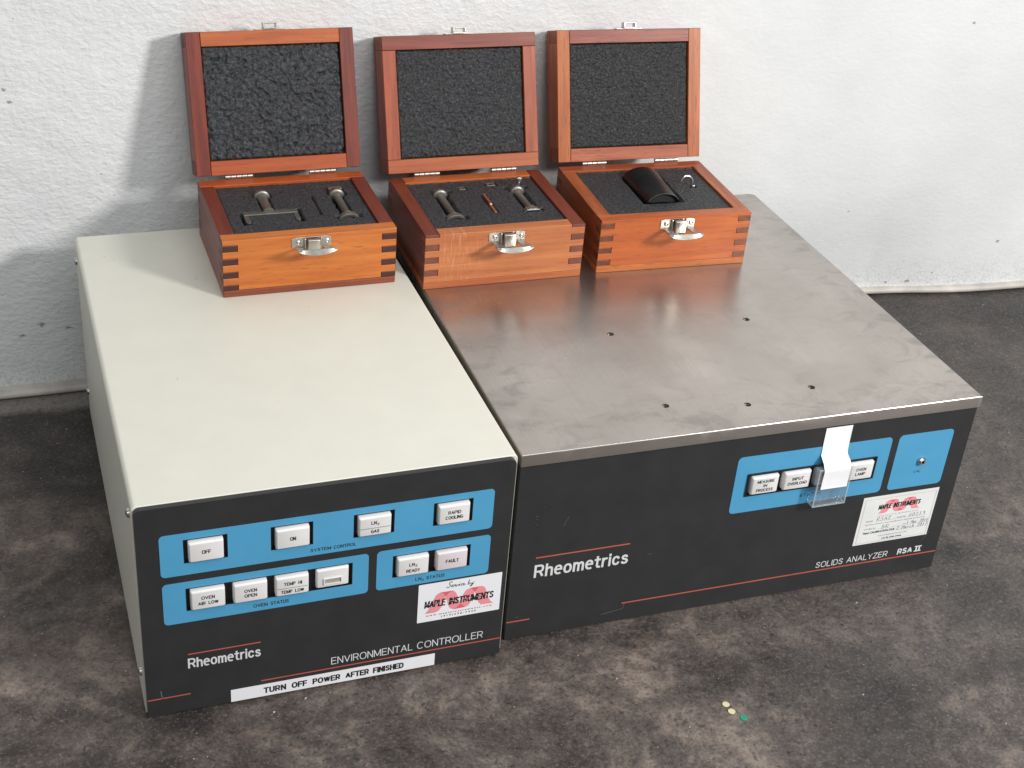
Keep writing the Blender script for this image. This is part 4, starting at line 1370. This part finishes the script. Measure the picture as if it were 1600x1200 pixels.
CUT1 = [('c', .0545, .0945, .0085, D), ('r', .0485, .0600, .0600, .0900, D), ('r', .0265, .0530, .0825, .0620, D), ('r', .0262, .0345, .0335, .056, D), ('r', .0755, .0345, .0828, .056, D),
        ('r', .0995, .0440, .1012, .0880, 0.008), ('c', .1255, .0890, .0090, D), ('r', .1175, .0400, .1300, .0880, D), ('r', .1120, .0330, .1370, .0410, D), ('r', .1185, .0930, .1330, .1030, D)]
CUT2 = [('c', .0420, .0930, .0085, D), ('r', .0345, .0420, .0490, .0930, D), ('r', .0310, .0345, .0540, .0430, D), ('r', .0345, .0960, .0550, .1010, D), ('r', .0815, .0430, .0868, .0870, 0.008),
        ('c', .1215, .0890, .0080, D), ('r', .1145, .0450, .1290, .0900, D), ('r', .1110, .0390, .1325, .0460, D), ('r', .1090, .0930, .1350, .1000, D), ('r', .0640, .1000, .0720, .1070, .006), ('r', .0930, .1050, .1060, .1140, .005)]
CUT3 = [('r', .0595, .0375, .1035, .1060, 0.012), ('c', .1275, .0720, .0035, .006)]
case(0, (.3988 * .29, 1.0406 * .29, .1985 + .0009), math.radians(0.1435), math.radians(108.27), 'open wooden case with bright orange front resting on the cream instrument', False, C1, True, CUT1, 0.0020, 0.0, 0.5)
case(1, (1.0443 * .29, 1.0323 * .29, .1901), math.radians(-0.4965), math.radians(109.0), 'open wooden case with scuffed brown front, middle one of the three', True, C2, False, CUT2, 0.0015, 0.0040, 0.5)
case(2, (1.6589 * .29, 1.0359 * .29, .1901), math.radians(-2.6944), math.radians(108.73), 'open wooden case holding a black tube, rightmost on the steel plate', False, C3, True, CUT3, 0.0013, 0.0048, 0.5)


# ------------------------------------------------------------------ things lying in the cases
def case_frame(i):
    loc = [(.3988 * .29, 1.0406 * .29, .1994), (1.0443 * .29, 1.0323 * .29, .1901), (1.6589 * .29, 1.0359 * .29, .1901)][i]
    rz = math.radians([0.1435, -0.4965, -2.6944][i])
    return loc, rz


FZ = BH - 0.0020


def in_case(name, i, x, y, z, label, cat, group=None):
    loc, rz = case_frame(i)
    c, s = math.cos(rz), math.sin(rz)
    return empty(name, (loc[0] + c * x - s * y, loc[1] + s * x + c * y, loc[2] + z), rz, label, cat, group)


def along_y(x, z):
    """matrix whose local Z runs along -y"""
    return Matrix.Translation((x, 0, z)) @ Matrix.Rotation(math.radians(90), 4, 'X')


# forked fixture (case 1): collar, shaft, crossbar and two prongs
f = in_case('forked_fixture', 0, 0.0540, 0.0945, FZ - 0.0020, 'grey steel fork shaped fixture with wide crossbar lying in black foam', 'fixture')
MB().lathe([(0.0030, -0.006), (0.0062, -0.006), (0.0066, -0.0052), (0.0066, -0.0028), (0.0078, -0.0024), (0.0078, 0.0016), (0.0070, 0.0022), (0.0050, 0.0026)], along_y(0, 0), 30).build('collar', M['pewter'], f, smooth=True)
MB().lathe([(0.0050, 0.0027), (0.0046, 0.0040), (0.0046, 0.0330), (0.0060, 0.0350)], along_y(0, 0), 28).build('shaft', M['pewter'], f, smooth=True)
MB().box((-0.0245, -0.0415, -0.0040), (0.0255, -0.0352, 0.0030), 0.0005, 2).build('crossbar', M['pewter'], f)
for px in (-0.0245, 0.0212):
    MB().prism([[(px, -0.0416), (px + 0.0043, -0.0416), (px + 0.0043, -0.0560), (px + 0.00215, -0.0592), (px, -0.0560)]], FLAT, -0.0038, 0.0028).build('prong', M['pewter'], f, bevel=0.0004)


def shaft_fixture(i, x, y, z, length, label, extra):
    f = in_case('shaft_fixture', i, x, y, z, label, 'fixture', 'straight shaft fixtures bedded in foam')
    MB().lathe([(0.0030, -0.0060), (0.0064, -0.0058), (0.0064, -0.0030), (0.0076, -0.0026), (0.0076, 0.0014), (0.0068, 0.0022), (0.0048, 0.0026)], along_y(0, 0), 30).build('collar', M['pewter'], f, smooth=True)
    MB().lathe([(0.0044, 0.0027), (0.0038, 0.0040), (0.0036, length - 0.006), (0.0055, length - 0.001)], along_y(0, 0), 28).build('shaft', M['pewter'], f, smooth=True)
    ft = MB()
    pts = [(math.cos(math.radians(a)), math.sin(math.radians(a))) for a in range(20, 161, 10)]
    outer = [(0.0105 * c, 0.0085 * s - 0.0035) for c, s in pts]
    inner = [(0.0085 * c, 0.0062 * s - 0.0042) for c, s in pts][::-1]
    ft.prism([outer + inner], lambda a, b_, t: (a, t, b_), -length - 0.0052, -length + 0.0012)
    ft.box((-0.0042, -length - 0.0030, -0.0042), (0.0042, -length + 0.0018, 0.0030), 0.0008, 2)
    ft.build('foot_flange', M['pewter'], f, bevel=0.0003)
    if extra == 'block':
        MB().box((-0.0065, 0.0065, -0.0050), (0.0070, 0.0120, 0.0050), 0.0006, 2).build('end_block', M['pewter'], f)
    if extra == 'screw':
        MB().lathe([(0.0012, 0.0), (0.0012, 0.0085), (0.0032, 0.0088), (0.0036, 0.0110), (0.0034, 0.0128), (0.0018, 0.0138)], Matrix.Translation((0.0035, 0.0060, 0.001)), 20).build('thumb_screw', M['silver'], f, smooth=True)
        MB().box((-0.0068, -length - 0.0062, 0.0012), (0.0068, -length + 0.0016, 0.0040), 0.0007, 2).build('bright_tip', M['silver'], f)
    return f


shaft_fixture(0, 0.1250, 0.0885, FZ - 0.0024, 0.0470, 'grey steel shaft fixture with end block beside the forked fixture', 'block')
shaft_fixture(1, 0.0418, 0.0930, FZ - 0.0024, 0.0500, 'grey steel shaft fixture left of the copper strip', '')
shaft_fixture(1, 0.1215, 0.0895, FZ - 0.0024, 0.0430, 'grey steel shaft fixture with bright thumb screw right of the copper strip', 'screw')

# copper strip
cpo = in_case('copper_strip', 1, 0.0840, 0.0640, FZ - 0.0030, 'thin reddish copper strip standing on edge between two shaft fixtures', 'strip')
MB().prism([[(-0.0200, -0.004), (0.0200, -0.004), (0.0200, 0.0052), (-0.0035, 0.0052), (-0.0045, 0.0036), (-0.0200, 0.0030)]], lambda a, b_, t: (t, a, b_), -0.0014, 0.0014).build('blade', M['copper'], cpo, bevel=0.0003)
MB().box((-0.0022, -0.0205, -0.0055), (0.0022, -0.0202, -0.0010)).build('tip', M['copper'], cpo)

# little square pieces
for k, (x, y, lab) in enumerate(((0.0678, 0.1035, 'tiny drilled metal block in the middle case, behind and left of the copper strip'), (0.0995, 0.1095, 'small drilled metal block in the middle case, behind and right of the copper strip'))):
    q = in_case('metal_block', 1, x, y, FZ - 0.0025, lab, 'metal block', 'small drilled blocks')
    s = 0.0034 if k == 0 else 0.0046
    MB().prism([rect(-s, -s * .8, s, s * .8), circ(0, 0, s * 0.45, 16)], FLAT, -0.0025, 0.0026).build('block', M['pewter'], q, bevel=0.0003)

# black half tube
tb = in_case('black_tube', 2, 0.0812, 0.0720, FZ - 0.0018, 'glossy black half round tube bedded in black foam', 'tube')
def flare(t):
    return 1.0 + 0.18 * (t + 0.0320) / 0.064
TA = [math.radians(-12 + 204 * k / 30) for k in range(31)]
outer = [(0.0172 * math.cos(a), 0.0108 * math.sin(a)) for a in TA]
inner = [(0.0165 * math.cos(a), 0.0101 * math.sin(a)) for a in TA][::-1]
MB().prism([outer + inner], lambda a, b_, t: (a * flare(t), t, b_ * flare(t)), -0.0320, 0.0320).build('shell', M['tube'], tb, smooth=True)
core = [(0.0164 * math.cos(a), 0.0100 * math.sin(a)) for a in [math.radians(180 * k / 24) for k in range(25)]]
MB().prism([core], lambda a, b_, t: (a * flare(t), t, b_ * flare(t)), -0.0285, 0.0310).build('core', M['rubber'], tb)
RA = [math.radians(20 + 140 * k / 28) for k in range(29)]
rim_ = [(0.01722 * math.cos(a), 0.01083 * math.sin(a)) for a in RA]
rimi = [(0.0168 * math.cos(a), 0.0104 * math.sin(a)) for a in RA][::-1]
MB().prism([rim_ + rimi], lambda a, b_, t: (a, t, b_), -0.0323, -0.0321).build('silver_rim', M['nickel'], tb)  # thin silver arc along the tube's front edge

# bright hook
hk = in_case('metal_hook', 2, 0.1205, 0.0740, FZ + 0.0005, 'bright curved metal hook standing up from the foam beside the black tube', 'hook')
path = []
for k in range(15):
    a = math.radians(165 - 165 * k / 14)
    path.append(Vector((0.0062 * math.cos(a), 0.0012 * math.sin(a), 0.0035 + 0.0068 * math.sin(a))))
path += [Vector((0.0064, -0.0005, 0.001)), Vector((0.0066, -0.0008, -0.004))]
mb = MB()
rings = []
for k, p in enumerate(path):
    d = (path[min(k + 1, len(path) - 1)] - path[max(k - 1, 0)]).normalized()
    q = d.to_track_quat('Z', 'Y')
    r = 0.0013 * (0.45 + 0.55 * min(1, k / 5))
    rings.append([mb.bm.verts.new(p + q @ Vector((r * math.cos(2 * math.pi * j / 10), r * 1.25 * math.sin(2 * math.pi * j / 10), 0))) for j in range(10)])
for A_, B2 in zip(rings, rings[1:]):
    for j in range(10):
        mb.bm.faces.new((A_[j], A_[(j + 1) % 10], B2[(j + 1) % 10], B2[j]))
mb.bm.faces.new(rings[0][::-1])
mb.bm.faces.new(rings[-1])
mb.build('hook_wire', M['silver'], hk, smooth=True)
MB().lathe([(0.0001, 0.0012), (0.0013, 0.0010), (0.0017, 0.0002), (0.0017, -0.0030)], Matrix.Translation((0.0072, -0.0018, 0)), 18).build('stud', M['silver'], hk, smooth=True)

# ------------------------------------------------------------------ paper dots on the floor
for x, y, colr, lab, grp in ((0.4535, -0.1035, 'cream', 'small cream paper dot on the floor farthest from the green dot', 'paper dots'),
                             (0.4544, -0.1121, 'cream', 'small cream paper dot on the floor between the other cream dot and the green dot', 'paper dots'),
                             (0.4608, -0.1214, 'green', 'small round green paper dot on the concrete floor', 'paper dots')):
    mt_ = M.setdefault('dot_' + colr, plain(colr + '_paper', (0.66, 0.60, 0.36) if colr == 'cream' else (0.012, 0.30, 0.17), 0.6, nstr=0.05))
    o = MB().lathe([(0.0001, 0.0001), (0.0030, 0.0001), (0.0031, 0.0004), (0.0029, 0.00055), (0.0001, 0.0005)], None, 22).build('paper_dot', mt_)
    o.location = (x, y, ZF + 0.0001)
    tag(o, lab, 'paper dot', grp)
